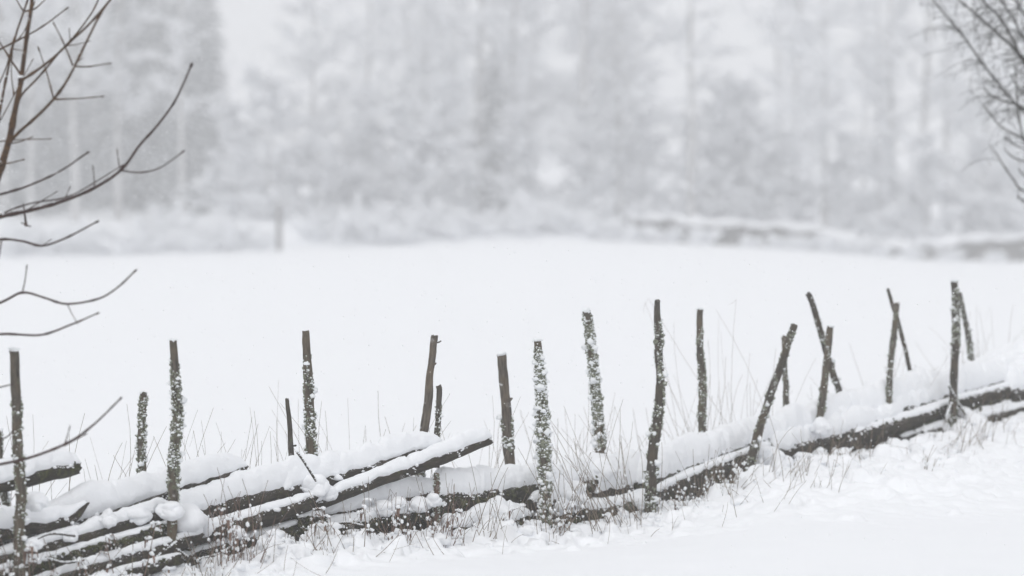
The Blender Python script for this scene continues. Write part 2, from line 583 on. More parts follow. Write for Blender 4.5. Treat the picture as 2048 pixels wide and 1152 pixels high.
# dark earth bank with snow lying on it, far side of the field
def bank(pts, name_props):
    mbf, mbs = MB(), MB()
    px = np.linspace(pts[0][0], pts[-1][0], 120)
    top = np.interp(px, [p[0] for p in pts], [p[1] for p in pts])
    bot = np.interp(px, [p[0] for p in pts], [p[2] for p in pts])
    cap = np.interp(px, [p[0] for p in pts], [p[3] for p in pts])
    Y0 = FAR_Y - 1.0
    rows, srows = [], []
    for k in range(120):
        A, B_, C_ = at(px[k], bot[k] + 8, Y0), at(px[k], top[k], Y0 + 0.25), at(px[k], cap[k], Y0 + 0.9)
        prof = [A, A * 0.6 + B_ * 0.4 + np.array([0, -.05, 0]), A * 0.25 + B_ * 0.75 + np.array([0, 0.02, 0]), B_, B_ + np.array([0, 0.9, -0.1]), np.array([A[0], Y0 + 3.5, A[2] - .4])]
        rows.append(prof)
        sp = [B_ + np.array([0, 0.1, -.12]), B_ + np.array([0, -.22, -.05]), B_ + np.array([0, -.25, .08]), C_ * .5 + B_ * .5 + np.array([0, -.05, .12]), C_, C_ + np.array([0, 2.2, 0.05]), C_ + np.array([0, 5, -.8])]
        srows.append(sp)
    for mbx, rr, am in ((mbf, np.array(rows), 0.22), (mbs, np.array(srows), 0.24)):
        V = rr.reshape(-1, 3)
        V = V + am * np.stack([fbm(V * 1.7, 2, 41), fbm(V * 1.7, 2, 42), fbm(V * 1.9, 2, 43)], 1)
        m = rr.shape[1]
        i, j = np.meshgrid(np.arange(119), np.arange(m - 1), indexing='ij')
        a = (i * m + j).ravel()
        mbx.add(V, None, np.stack([a, a + m, a + m + 1, a + 1], 1))
    o = mbf.build('earth_bank', M['earth'], kind='structure')
    mbs.build('snow_cover', M['snow'], o)
    return o
bank([(1255, 437, 462, 431), (1330, 440, 476, 434), (1450, 448, 488, 442), (1560, 454, 496, 448), (1640, 462, 504, 456), (1720, 478, 510, 472)], None)
bank([(1690, 486, 512, 481), (1780, 490, 518, 485), (1860, 490, 526, 484), (1930, 480, 530, 474), (2000, 478, 532, 472), (2120, 476, 534, 470)], None)

# ------------------------------------------------------------------ the fence
fence = empty('wooden_fence', at(1085, 1062, fence_y(1085)), 'old collapsed split-pole fence under thick snow with leaning lichened stakes', 'fence')

def snow_cap(mb, P, r, h, seed, edge=95, end0=True, end1=True, lat=0.24, step=0.009):
    """snow lying along a rail: P path, r rail radii, h snow depth"""
    P, r2 = resample(P, r, step)
    h = np.interp(np.linspace(0, 1, len(P)), np.linspace(0, 1, len(h)), h)
    s = np.concatenate([[0], np.cumsum(np.linalg.norm(np.diff(P, axis=0), axis=1))])
    L = s[-1]
    T = np.gradient(P, axis=0)
    T /= np.linalg.norm(T, axis=1)[:, None]
    side = np.cross(T, np.array([0, 0, 1.0]))
    side /= np.linalg.norm(side, axis=1)[:, None]
    up = np.cross(side, T)
    tap = np.ones(len(P))
    if end0:
        tap *= np.sqrt(np.clip(1 - (1 - np.clip(s / 0.09, 0, 1)) ** 2, 0, 1))
    if end1:
        tap *= np.sqrt(np.clip(1 - (1 - np.clip((L - s) / 0.09, 0, 1)) ** 2, 0, 1))
    z0 = np.zeros(len(s))
    hv = h * tap * (1 + 0.42 * fbm(np.stack([s * 3.8, z0, z0 + seed], 1), 3, seed, 0.6)) + 0.002
    for _q in range(int(L * 4)):                # slumped notches
        hv = hv * (1 - RNG.uniform(.1, .4) * np.exp(-((s - RNG.uniform(0, L)) / RNG.uniform(.008, .035)) ** 2))
    n = 34
    uu = np.linspace(-1, 1, n)
    ef = edge * 0.60 + 24 * fbm(np.stack([s * 16, z0, z0 + seed + 7.7], 1), 3, seed + 1, 0.7)
    eb = edge + 20 * fbm(np.stack([s * 10, z0, z0 + seed + 3.3], 1), 3, seed + 2)
    V = np.zeros((len(P), n, 3))
    for k, u in enumerate(uu):
        ed = np.where(u > 0, ef, eb)
        ph = np.radians(ed) * abs(u) * np.sign(u)
        Tk = hv * np.clip(1 - abs(u) ** 2.6, 0, 1) ** 0.55
        base = r2 * (1.0 if abs(u) < 0.999 else 0.86) + (0.003 if abs(u) < 0.97 else -0.004)
        x = np.sin(ph) * (base + lat * Tk)
        z = np.cos(ph) * (base + Tk)
        V[:, k] = P + side * x[:, None] + up * z[:, None]
    W = V.reshape(-1, 3)
    amp = np.repeat(np.clip(hv / 0.06, 0.15, 1), n) * np.tile(np.clip(1.25 - np.abs(uu) ** 6, 0.25, 1), len(P))
    nb = 0.016 * fbm(W * 8 + seed, 2, seed + 3) + 0.011 * fbm(W * 30 + seed, 3, seed + 4, 0.65)
    dirv = W - np.repeat(P, n, 0)
    dirv /= np.linalg.norm(dirv, axis=1)[:, None] + 1e-9
    W = W + dirv * (nb * amp)[:, None]
    i, j = np.meshgrid(np.arange(len(P) - 1), np.arange(n - 1), indexing='ij')
    a = (i * n + j).ravel()
    mb.add(W, None, np.stack([a, a + 1, a + n + 1, a + n], 1))
    # crumbs of snow clinging below the edge
    m = int(L * 110)
    kk = RNG.integers(2, len(P) - 2, m)
    kk = kk[vnoise(np.stack([s[kk] * 9, z0[kk], z0[kk] + seed], 1), 71) > -.1]
    m = len(kk)
    ang = np.radians(ef[kk] + RNG.gamma(1.2, 11, m) - 5)
    c = P[kk] + side[kk] * (np.sin(ang) * r2[kk] * 1.02)[:, None] + up[kk] * (np.cos(ang) * r2[kk] * 1.02)[:, None]
    blobs(mb, c, RNG.gamma(2.2, 0.0016, m) * np.clip(tap[kk], .3, 1), ICO1, (1.2, 1.2, 0.8), 0.6, seed, 2.2)

NR = [0]
def rail(pts, wpx, snow=None, dY=0.0, mt='rail', seed=None, edge=95, moss=0.0, label=None, ends=(True, True), jag=0.012, lat=0.24, seg=18):
    """pts: axis in photograph pixels; wpx: visible thickness; snow: depths in pixels along it"""
    NR[0] += 1
    seed = NR[0] if seed is None else seed
    P = np.array([at(x, y, fence_y(x) + dY) for x, y in pts])
    w = wpx if isinstance(wpx, (list, tuple)) else [wpx] * len(pts)
    rad = np.array([0.5 * ww * fence_y(x) / FPX for ww, (x, y) in zip(w, pts)])
    Pr, rr = resample(P, rad, 0.02)
    Pr = Pr + 0.006 * np.stack([fbm(Pr * 3 + seed, 2, seed), fbm(Pr * 3 + seed, 2, seed + 1), fbm(Pr * 3 + seed, 2, seed + 2)], 1)
    mb = MB()
    tube(mb, Pr, rr, seg, 0.16, 0.16, seed, True, jag)
    o = mb.build('rail', M[mt], fence)
    if label:
        o['label'] = label
    if snow:
        ms = MB()
        k0, k1 = (0, len(Pr))
        Pc = P.copy()
        rc = rad * 1.0
        h = [0.84 * x * fence_y(pts[0][0]) / FPX for x in snow]
        snow_cap(ms, Pc, rc, h, seed, edge, ends[0], ends[1], lat)
        ms.build('snow_cap', M['snow'], o)
    if moss:
        mm, ms2 = MB(), MB()
        n = int(moss * np.linalg.norm(P[-1] - P[0]) * 100)
        T = Pr[-1] - Pr[0]
        side = np.cross(T, [0, 0, 1.0])
        side /= np.linalg.norm(side)
        kk = RNG.integers(0, len(Pr), n)
        ang = RNG.uniform(R(20), R(150), n)
        pat = vnoise(np.stack([kk * 0.12, ang * 0.8, np.full(n, seed * 1.7)], 1), 3) > -0.05
        kk, ang = kk[pat], ang[pat]
        c = Pr[kk] + side * (np.sin(ang) * rr[kk])[:, None] + np.array([0, 0, 1.0]) * (np.cos(ang) * rr[kk])[:, None]
        c = c + RNG.uniform(-.011, .011, len(c))[:, None] * (T / np.linalg.norm(T))
        blobs(mm, c, RNG.uniform(0.006, 0.016, len(c)), ICO1, (1, 1, 0.7), 0.4, seed)
        sel = RNG.random(len(c)) < 0.25
        blobs(ms2, c[sel] + np.array([0, -0.004, 0.008]), RNG.uniform(0.002, 0.0065, int(sel.sum())), ICO1, (1.2, 1.2, 0.6), 0.7, seed, 2.6)
        if mm.n:
            mm.build('moss', M['moss'], o, kind='stuff')
        if ms2.n:
            ms2.build('snow_crumbs', M['clump'], o, kind='stuff')
    return o, P, rad

# rails, left to right
rail([(1750, 862), (1860, 826), (1950, 798), (2045, 775)], 24, [5, 6, 7, 6], -0.03, 'rail', 150, edge=48)
rail([(1800, 884), (1920, 845), (2000, 822), (2090, 800)], 22, [6, 7, 8, 7], -0.05, 'rail_moss', 151, edge=52)
rail([(1700, 880), (1800, 850), (1900, 815)], [24, 26, 22], [8, 9, 6], -0.06, 'rail', 152, edge=50)
rail([(1060, 1040), (1150, 1022), (1240, 1006), (1310, 990)], 36, None, 0.06, 'rail_moss', 153, moss=.7)
rail([(-120, 1158), (80, 1120), (210, 1082), (335, 1040)], 30, None, 0.03, 'rail', 141)  # this run of snowless inner rails is added to keep the pile's gaps dark
rail([(-100, 1195), (90, 1160), (230, 1118), (370, 1082)], 28, None, -0.02, 'rail_moss', 142, moss=.8)
rail([(330, 1118), (430, 1092), (540, 1058), (630, 1030)], 30, None, 0.03, 'rail_moss', 143, moss=.8)
rail([(640, 1082), (740, 1066), (830, 1052), (900, 1044)], 28, None, 0.05, 'rail_moss', 144, moss=.6)
rail([(860, 1040), (960, 1036), (1090, 1022)], 30, None, 0.08, 'rail_moss', 145, moss=.6)
rail([(318, 1062), (352, 1074), (372, 1088)], [34, 38, 30], [6, 7, 4], -0.10, 'rail_moss', 146, moss=3.0, edge=50)
rail([(590, 1050), (616, 1044), (640, 1046)], [40, 44, 40], [8, 9, 5], -0.04, 'rail_moss', 147, moss=3.0, edge=50)
rail([(1300, 1040), (1400, 992), (1500, 948), (1560, 930)], 30, None, 0.04, 'rail_moss', 148, moss=.4)
rail([(1560, 935), (1660, 910), (1760, 880), (1830, 862)], 28, None, 0.03, 'rail', 149)
rail([(-150, 1010), (-20, 975), (60, 955), (153, 932)], [34, 36, 34, 34], [48, 46, 44, 30], 0.10, 'rail_moss', 101, moss=0.5, label='short snowy rail with a blunt broken end jutting past the first stake')
rail([(-140, 1095), (30, 1062), (130, 1040), (172, 1008)], [34, 36, 32, 12], [40, 42, 30, 4], -0.02, 'rail', 102, label='rail with a pointed splintered tip poking out of the snow')
rail([(-120, 1120), (100, 1068), (250, 1018), (345, 985), (420, 962), (492, 936)], [40, 40, 40, 36, 26, 14], [50, 56, 62, 60, 52, 26], 0.08, 'rail', 103, edge=98)
rail([(-120, 1150), (60, 1108), (220, 1062), (335, 1022)], [38, 38, 36, 32], [10, 14, 24, 22], -0.06, 'rail', 104, edge=64)
rail([(-120, 1185), (60, 1138), (200, 1100), (330, 1060)], [36, 36, 34, 30], [5, 6, 8, 5], -0.12, 'rail_moss', 105, edge=50, moss=0.9)
rail([(60, 1178), (200, 1135), (300, 1105), (400, 1075)], [30, 30, 28, 24], [8, 10, 9, 5], -0.2, 'rail', 106, edge=55)
rail([(-60, 1215), (120, 1190), (260, 1150), (360, 1118)], [30, 30, 28, 24], [6, 8, 8, 4], -0.25, 'rail_moss', 107, edge=50, moss=0.5)
rail([(330, 1048), (470, 1010), (600, 975), (716, 938)], [44, 46, 40, 26], [46, 52, 54, 20], 0.04, 'rail', 108, edge=80, label='thick dark rail with a ragged end beneath deep snow')
rail([(560, 985), (720, 942), (800, 915), (884, 893)], [30, 28, 26, 16], [30, 48, 48, 26], 0.03, 'rail', 109, edge=100, label='rail ending in a thin tip beside the short thin stake')
rail([(300, 1098), (400, 1072), (520, 1040), (625, 1003)], [34, 36, 36, 30], [9, 11, 10, 7], -0.08, 'rail', 110, edge=58)
rail([(620, 1015), (720, 975), (860, 925), (980, 880)], [26, 27, 24, 18], [12, 16, 22, 28], -0.05, 'rail', 111, edge=84, label='long slim rail lifting free of the pile with its cut end in the air')
rail([(330, 1135), (460, 1095), (560, 1068), (640, 1040)], [26, 28, 26, 22], [9, 9, 8, 4], -0.06, 'rail_moss', 112, edge=50, moss=1.3)
rail([(620, 1040), (720, 1024), (800, 1008), (872, 985)], [26, 30, 30, 26], [30, 44, 50, 34], 0.06, 'rail', 113, edge=92)
rail([(640, 1062), (740, 1048), (830, 1030), (890, 1018)], [26, 28, 28, 24], [16, 20, 20, 8], -0.02, 'rail_moss', 114, edge=66, moss=1.2)
rail([(860, 1008), (960, 1000), (1040, 988), (1100, 975)], [46, 48, 46, 40], [58, 62, 56, 40], 0.04, 'rail_moss', 115, edge=72, moss=0.9, label='fat mossy log with thick flat snow on top')
rail([(870, 1068), (940, 1062), (1010, 1052), (1056, 1040)], [30, 36, 36, 30], [20, 24, 50, 24], -0.08, 'rail_moss', 116, edge=82, moss=0.6)
rail([(1060, 1012), (1120, 1004), (1168, 996)], [22, 22, 18], [24, 44, 26], -0.05, 'rail', 117, edge=80)
rail([(1060, 1000), (1110, 985), (1160, 972), (1183, 968)], [36, 36, 36, 34], [30, 40, 44, 36], 0.05, 'rail_moss', 118, moss=0.4, edge=88)
rail([(1120, 1000), (1200, 990), (1280, 975), (1330, 960)], [40, 44, 44, 40], [52, 62, 66, 50], 0.16, 'rail', 119, edge=98)
rail([(1060, 1052), (1140, 1042), (1230, 1030), (1300, 1008)], [44, 48, 48, 46], [14, 16, 18, 12], 0.0, 'rail_moss', 120, edge=52, moss=0.9)
rail([(1120, 1078), (1200, 1064), (1280, 1046), (1340, 1022)], [30, 32, 32, 28], [8, 10, 12, 8], -0.08, 'rail', 121, edge=55)
rail([(1270, 985), (1380, 945), (1460, 915), (1520, 890)], [46, 48, 46, 42], [60, 62, 56, 50], 0.08, 'rail_moss', 122, moss=0.5, edge=74)
rail([(1280, 1015), (1380, 968), (1460, 936), (1540, 905)], [40, 44, 42, 38], [10, 8, 8, 8], 0.0, 'rail', 123, edge=50, moss=0.4)
rail([(1490, 905), (1570, 885), (1650, 870), (1695, 858)], [44, 46, 44, 34], [50, 56, 56, 40], 0.07, 'rail_moss', 124, edge=72, moss=0.4)
rail([(1540, 918), (1640, 893), (1740, 862), (1800, 842)], [44, 46, 42, 36], [40, 40, 44, 36], 0.0, 'rail', 125, edge=64, moss=0.4)
rail([(1650, 868), (1740, 836), (1840, 808), (1910, 788)], [34, 36, 36, 32], [58, 60, 58, 52], 0.10, 'rail', 126, edge=84)
rail([(1780, 838), (1880, 805), (1960, 782), (2024, 762)], [34, 34, 32, 22], [46, 52, 54, 30], 0.06, 'rail', 127, edge=78, label='dark rail ending in an upturned tip near the right edge')
rail([(1790, 862), (1880, 838), (1960, 812), (2060, 788)], [26, 28, 26, 24], [5, 6, 7, 6], 0.0, 'rail_moss', 128, edge=50, moss=0.5)
rail([(1840, 874), (1930, 852), (2000, 834), (2110, 806)], [26, 28, 28, 26], [7, 9, 12, 11], -0.08, 'rail', 129, edge=60)
rail([(1940, 768), (2040, 742), (2140, 716), (2260, 686)], [34, 40, 44, 40], [8, 40, 50, 50], 0.14, 'rail', 130)
rail([(2010, 798), (2100, 772), (2200, 745), (2300, 720)], [44, 48, 48, 44], [50, 56, 52, 50], 0.0, 'rail', 131, edge=88)
rail([(1880, 775), (1980, 748), (2060, 722), (2200, 690)], [34, 40, 44, 40], [6, 30, 34, 30], 0.28, 'rail', 132)

# single lumps of snow caught on the rails
for px, py, rpx, dY in ((215, 1036, 17, -.10), (276, 1026, 21, -.08), (340, 1018, 20, -.22), (372, 1036, 34, -.14), (395, 1048, 26, -.10), (142, 1072, 12, -.12), (70, 1000, 20, -.16), (66, 1085, 14, -.24),
                        (470, 1062, 14, -.14), (560, 1070, 12, -.12), (632, 968, 24, -.06), (655, 985, 16, -.08), (768, 1012, 17, -.08), (796, 1004, 14, -.1), (838, 1008, 18, -.1), (866, 1000, 13, -.2),
                        (900, 1040, 14, -.14), (1000, 1030, 22, -.12), (1140, 985, 30, -.06), (1120, 1005, 18, -.08), (1290, 1000, 20, -.1), (1540, 918, 30, -.12), (1520, 900, 18, -.1), (1640, 905, 14, -.14), (1930, 822, 12, -.14),
                        (1204, 934, 24, .10), (1022, 950, 24, .10), (627, 946, 20, .10), (1403, 900, 20, .10), (284, 962, 18, .10), (1572, 856, 16, .10), (1640, 852, 16, -.12), (846, 900, 16, .12)):
    mb = MB()
    Yq = fence_y(px) + dY
    rq = rpx * Yq / FPX
    cq = at(px, py, Yq)
    blobs(mb, [cq, cq + np.array([.5 * rq, .1 * rq, -.25 * rq]), cq + np.array([-.55 * rq, 0, -.3 * rq]), cq + np.array([.1 * rq, -.2 * rq, -.5 * rq])], [rq * 1.05, rq * .8, rq * .75, rq * .8], ICO3, (1, 1, .8), .28, int(px), 1.5)
    mb.build('snow_lump', M['snow'], fence)

NP = [0]
def post(pts, wpx, dY, mt='post', heavy=0.3, zones=None, cap=True, label=None, seed=None, root=True, rough=0.2):
    """stake: pts from top to bottom in photograph pixels; heavy: how much lichen and snow clings to it"""
    NP[0] += 1
    seed = NP[0] * 7 if seed is None else seed
    w = wpx if isinstance(wpx, (list, tuple)) else [wpx] * len(pts)
    P = [at(x, y, fence_y(x) + dY) for x, y in pts]
    rad = [(0.44 if heavy < 1 else 0.37) * ww * (fence_y(x) + dY) / FPX for ww, (x, y) in zip(w, pts)]
    if root:                                   # goes on down into the ground
        d = P[-1] - P[-2]
        d /= np.linalg.norm(d)
        g = gz_at(P[-1][0], P[-1][1]) - 0.15
        if P[-1][2] > g:
            P.append(P[-1] + d * (P[-1][2] - g) / max(0.3, -d[2]))
            rad.append(rad[-1])
    P, rad = np.array(P), np.array(rad)
    Pr, rr = resample(P, rad, 0.014)
    Pr[1:-1] += 0.009 * np.stack([fbm(Pr * 5 + seed, 2, seed), fbm(Pr * 6 + seed, 2, seed + 1), 0 * rr], 1)[1:-1]
    mb = MB()
    tube(mb, Pr, rr, 16, rough, 0.15, seed, True, 0.006)
    # small snags and knots
    T, Nn, B = frames(Pr)
    for q in range(random.Random(seed).randint(1, 4)):
        k = random.Random(seed + q).randint(3, len(Pr) - 3)
        an = random.Random(seed + 40 + q).uniform(0, 6.28)
        dv = math.cos(an) * Nn[k] + math.sin(an) * B[k]
        tube(mb, np.array([Pr[k], Pr[k] + dv * rr[k] * 1.0, Pr[k] + dv * rr[k] * 1.45 + np.array([0, 0, .006])]), [rr[k] * .45, rr[k] * .38, rr[k] * .15], 6)
    o = mb.build('post', M[mt], fence)
    if label:
        o['label'] = label
    ml, ms = MB(), MB()
    L = len(Pr)
    dens = np.zeros(L)
    t = np.linspace(0, 1, L)
    if zones is None:
        zones = [(0.0, 1.0, 1.0)]
    for a0, a1, d_ in zones:
        dens = np.maximum(dens, d_ * smooth01((t - a0) / 0.05 + 0.5) * smooth01((a1 - t) / 0.05 + 0.5))
    n = int((heavy if heavy > .6 else heavy * 1.35 + .06) * 3300 * np.linalg.norm(np.diff(P, axis=0), axis=1).sum())
    if n:
        kk = RNG.integers(1, L - 1, n)
        an = RNG.uniform(0, 2 * math.pi, n)
        pat = 0.5 + 0.5 * fbm(np.stack([np.cos(an) * 0.9, np.sin(an) * 0.9, kk * 0.014 * 16 + seed], 1), 3, seed, 0.65) * 1.7
        keep = (pat * (0.45 + 0.55 * np.minimum(dens[kk], 1.4)) * (dens[kk] > 0.08)) > RNG.uniform(0.50, 0.66, n) - 0.14 * min(1.6, heavy)
        kk, an = kk[keep], an[keep]
        dv = np.cos(an)[:, None] * Nn[kk] + np.sin(an)[:, None] * B[kk]
        c = Pr[kk] + dv * (rr[kk] * 0.98)[:, None] + T[kk] * RNG.uniform(-.012, .012, len(kk))[:, None]
        sz = RNG.gamma(4, 0.0013, len(c)) * np.clip(rr[kk] / 0.028, 0.55, 1.15)
        blobs(ml, c, sz, ICO1, (1, 1, 1), 0.75, seed, 3.0)
        up = RNG.random(len(c)) < 0.6
        cc = c[up] + dv[up] * (sz[up] * 0.6)[:, None] + np.array([0, -0.001, 0.5])[None] * sz[up][:, None]
        blobs(ms, cc, sz[up] * RNG.uniform(0.45, 1.0, up.sum()), ICO1, (1.1, 1.1, 0.8), 0.75, seed, 2.8)
        # a few larger lumps
        nb = max(1, int(len(c) * 0.006))
        ii = RNG.integers(0, len(c), nb)
        blobs(ms, c[ii] + dv[ii] * 0.006 + np.array([0, 0, .008]), RNG.uniform(0.014, 0.024, nb) * np.clip(rr[kk][ii] / 0.03, 0.5, 1), ICO2, (1, 1, 0.85), 0.55, seed, 2.2)
    if cap:
        top = Pr[0]
        blobs(ms, top[None] + np.array([[0, 0, 0.004]]), [rr[0] * 1.05], ICO2, (1, 1, 0.6), 0.5, seed, 2.2)
    if ml.n:
        ml.build('lichen', M['lichen'], o, kind='stuff')
    if ms.n:
        ms.build('snow', M['clump'], o, kind='stuff')
    return o

F_, B_ = -0.20, 0.20
post([(27, 700), (32, 800), (38, 900), (40, 990), (38, 1150)], [22, 22, 24, 24, 26], F_, 'post', 0.22, [(0.12, 0.9, 1.0)], label='stout stake at the far left with snow tufts and a snowy top')
post([(-2, 862), (2, 950), (14, 1020), (24, 1060)], [16, 16, 16, 16], B_, 'post', 0.5)
post([(287, 787), (284, 860), (283, 955)], [17, 18, 20], B_, 'post', 0.95, label='short lichen-crusted stake behind the rail between the two left tall stakes')
post([(346, 682), (350, 740), (354, 830), (346, 940), (346, 1020), (345, 1140)], [17, 19, 24, 24, 24, 24], F_, 'post', 0.85, [(0.09, 0.58, 1.25), (0.58, 0.9, 0.35)], label='tall stake with a bare tip and a thick lichen coat at its middle')
post([(574, 798), (578, 850), (583, 915)], [9, 11, 13], B_, 'post_dark', 0.16, [(0.7, 1, 1)], cap=False, label='thin short stick with a side snag')
post([(611, 663), (615, 740), (621, 840), (626, 940)], [16, 20, 22, 24], B_, 'post', 0.8, [(0.1, 0.85, 1.0)], cap=False, label='tall stake whose right side carries a ragged lichen beard')
post([(869, 672), (860, 745), (850, 850), (838, 965)], [17, 18, 20, 24], B_, 'post_bare', 0.55, [(0.42, 0.6, 1.2), (0.68, 0.82, 0.9)], cap=False, label='leaning grey stake with a snag at the top and two lichen knots')
post([(877, 772), (876, 840), (875, 900), (874, 935)], [13, 14, 14, 14], 0.14, 'post_dark', 0.3, [(0.25, 0.75, 1)], cap=False, label='short thin stake close to the rail tip', root=False)
post([(873, 946), (873, 975), (871, 1012)], [12, 14, 14], -0.12, 'post_red', 0.5, cap=False, label='reddish rotten stake stub')
post([(1003, 710), (1010, 790), (1016, 860), (1021, 940)], [22, 24, 24, 26], B_, 'post_bare', 0.5, [(0.32, 0.5, 1.1), (0.76, 0.9, 0.8)], label='broad bare grey stake cut flat on top')
post([(1075, 682), (1081, 780), (1086, 870), (1090, 960), (1090, 1065)], [20, 27, 30, 30, 28], F_, 'post', 2.0, [(0.05, 1, 1.35)], label='thick stake crusted all over with lichen and snow')
post([(1173, 622), (1184, 700), (1194, 800), (1203, 925)], [22, 24, 25, 28], B_, 'post', 1.5, [(0.03, 1, 1.2)], label='tall back stake furred with lichen from tip to base')
post([(1315, 601), (1319, 680), (1321, 760), (1316, 830), (1306, 900), (1300, 1020)], [13, 19, 21, 23, 24, 26], F_, 'post_dark', 0.5, [(0.08, 0.75, 0.8), (0.6, 0.9, 1.0)], cap=False, label='tall crooked stake with a bend halfway down')
post([(1400, 619), (1401, 700), (1404, 790), (1403, 890)], [14, 16, 19, 18], B_, 'post', 0.42, [(0.05, 0.72, 1)], label='straight upright stake beside the crooked one')
post([(1588, 650), (1560, 735), (1528, 830), (1498, 930)], [16, 18, 19, 22], F_, 'post_dark', 0.22, cap=False, label='stake leaning strongly to the right')
post([(1569, 672), (1570, 760), (1572, 845)], [9, 13, 14], B_, 'post', 0.3, cap=False, label='thin upright stake behind the leaning one')
post([(1617, 588), (1640, 665), (1664, 740), (1687, 808)], [13, 15, 15, 15], B_, 'post_dark', 0.55, [(0.1, 1, 0.6), (0.8, 1, 1.2)], cap=False, label='stake leaning to the left, crossing behind a shorter stake')
post([(1661, 654), (1655, 715), (1647, 780), (1638, 842)], [16, 17, 17, 17], -0.02, 'post', 0.4, [(0.1, 1, 0.8)], label='shorter stake crossing in front of a longer leaning one')
post([(1776, 578), (1795, 640), (1811, 705), (1826, 772)], [8, 10, 10, 9], B_, 'post_dark', 0.12, [(0.1, 0.4, 1)], cap=False, label='thin slanting stick forming an A with its neighbour')
post([(1794, 606), (1787, 690), (1780, 760), (1775, 835)], [12, 14, 14, 16], -0.02, 'post', 0.42, [(0.05, 0.6, 1)], cap=False, label='slim stake forming an A with a slanting stick')
post([(1909, 562), (1911, 640), (1909, 740), (1905, 860)], [16, 18, 18, 20], F_, 'post_dark', 0.55, [(0.05, 0.45, 1.0), (0.7, 0.85, 0.8)], label='tall dark stake near the right end of the fence')
post([(1918, 585), (1930, 640), (1939, 690), (1946, 735)], [9, 11, 13, 13], B_, 'post_dark', 0.7, [(0.05, 1, 1)], cap=False, label='thin snowy stick leaning on the tall dark stake')

def fence_stick(pts, w, dY, snow=True, mt='post_dark'):
    P = np.array([at(x, y, fence_y(x) + dY) for x, y in pts])
    r = 0.5 * w * fence_y(pts[0][0]) / FPX
    mb = MB()
    Pr, rr = resample(P, [r] * len(P), 0.012)
    tube(mb, Pr, rr, 8, 0.15, 0.1, 3)
    o = mb.build('twig_binding', M[mt], fence)
    if snow:
        ms = MB()
        blobs(ms, Pr + np.array([0, -0.3 * r, r * 0.9]), r * RNG.uniform(0.8, 1.35, len(Pr)), ICO1, (1, 1, .8), .25)
        ms.build('snow', M['clump'], o, kind='stuff')
for pts, w in (([(1898, 772), (1912, 800), (1930, 828)], 5), ([(1903, 808), (1894, 830), (1893, 852)], 5), ([(868, 683), (876, 685), (882, 682)], 3),
               ([(330, 1092), (350, 1098), (375, 1115)], 6), ([(225, 1155), (300, 1122), (352, 1086)], 7), ([(96, 1118), (130, 1126), (168, 1120)], 5), ([(395, 1120), (440, 1108), (470, 1088)], 5), ([(655, 1052), (690, 1046), (725, 1052)], 5), ([(595, 905), (612, 930), (632, 962)], 5), ([(1180, 1075), (1215, 1066), (1262, 1070)], 5), ([(60, 1085), (100, 1068), (150, 1072)], 5), ([(585, 892), (592, 891)], 4), ([(1578, 812), (1584, 826), (1590, 838)], 4)):
    fence_stick(pts, w, F_ - 0.03 if w > 4 else B_, w > 4)

# ------------------------------------------------------------------ left bare tree (trunk just outside the picture)
left_tree = empty('bare_tree', at(-165, 1150, 9.5) * np.array([1, 1, 0]) + np.array([0, 0, -0.02]), 'bare brown young tree at the left edge with upcurved budded branches', 'tree')
LY = 9.5
def branch(parent, pts, w, Y0, Y1, mt, name='branch', tip=0.55, bud=True, seed=0, step=0.02, snow=0.0):
    n = len(pts)
    P = np.array([at(x, y, Y0 + (Y1 - Y0) * k / max(1, n - 1)) for k, (x, y) in enumerate(pts)])
    if isinstance(w, (int, float)):
        w = [w * (1 - (1 - tip) * k / max(1, n - 1)) for k in range(n)]
    rad = [0.385 * ww * p[1] / FPX for ww, p in zip(w, P)]
    Pr, rr = resample(P, rad, step)
    Pr[1:-1] += 0.0016 * np.stack([fbm(Pr * 9 + seed, 2, 3 + seed), fbm(Pr * 9, 2, 4 + seed), fbm(Pr * 9, 2, 5 + seed)], 1)[1:-1]
    # slightly swollen nodes
    s = np.concatenate([[0], np.cumsum(np.linalg.norm(np.diff(Pr, axis=0), axis=1))])
    rr = rr * (1 + 0.35 * np.exp(-(((s + 0.03 * seed) % 0.17 - 0.085) / 0.012) ** 2))
    mb = MB()
    tube(mb, Pr, rr, 9, 0.08, 0.0, seed)
    if bud:
        d = Pr[-1] - Pr[-2]
        d /= np.linalg.norm(d)
        tube(mb, np.array([Pr[-1] - d * .004, Pr[-1] + d * .004, Pr[-1] + d * .011, Pr[-1] + d * .02]), [rr[-1], rr[-1] * 1.6, rr[-1] * 1.5, rr[-1] * .4], 7)
    o = mb.build(name, M[mt], parent)
    if snow:
        ms = MB()
        m = max(1, int(s[-1] * snow * 3))
        kk = RNG.integers(0, len(Pr), m)
        blobs(ms, Pr[kk] + np.array([0, 0, 1.0])[None] * rr[kk][:, None], rr[kk] * RNG.uniform(.5, .95, m), ICO1, (1.4, 1.4, .6), .3)
        ms.build('snow', M['clump'], o, kind='stuff')
    return o, Pr, rr
def z(*p):                                     # from the enlarged view, twice the photograph's pixels
    return [(x / 2, y / 2) for x, y in p]
branch(left_tree, [(-165, 1215), (-150, 1000), (-122, 800), (-92, 640), (-45, 470), (-2, 345), (17, 285), (30, 222), (42, 160), (50, 100), (58, 45), (68, -30)],
       [34, 32, 30, 28, 25, 20, 17, 15, 13, 11, 10, 9], LY, LY, 'twig', 'trunk', bud=False, snow=5)
bB, _, _ = branch(left_tree, z((88, 315), (105, 308), (200, 243), (290, 160), (380, 72), (440, 0), (470, -40)), 8, LY, LY - .1, 'twig', seed=1, snow=6)
branch(bB, z((265, 183), (300, 180), (345, 168)), 3, LY - .05, LY - .05, 'twig', 'twig', seed=2)
branch(bB, z((280, 165), (278, 130)), 3, LY - .05, LY - .05, 'twig', 'twig')
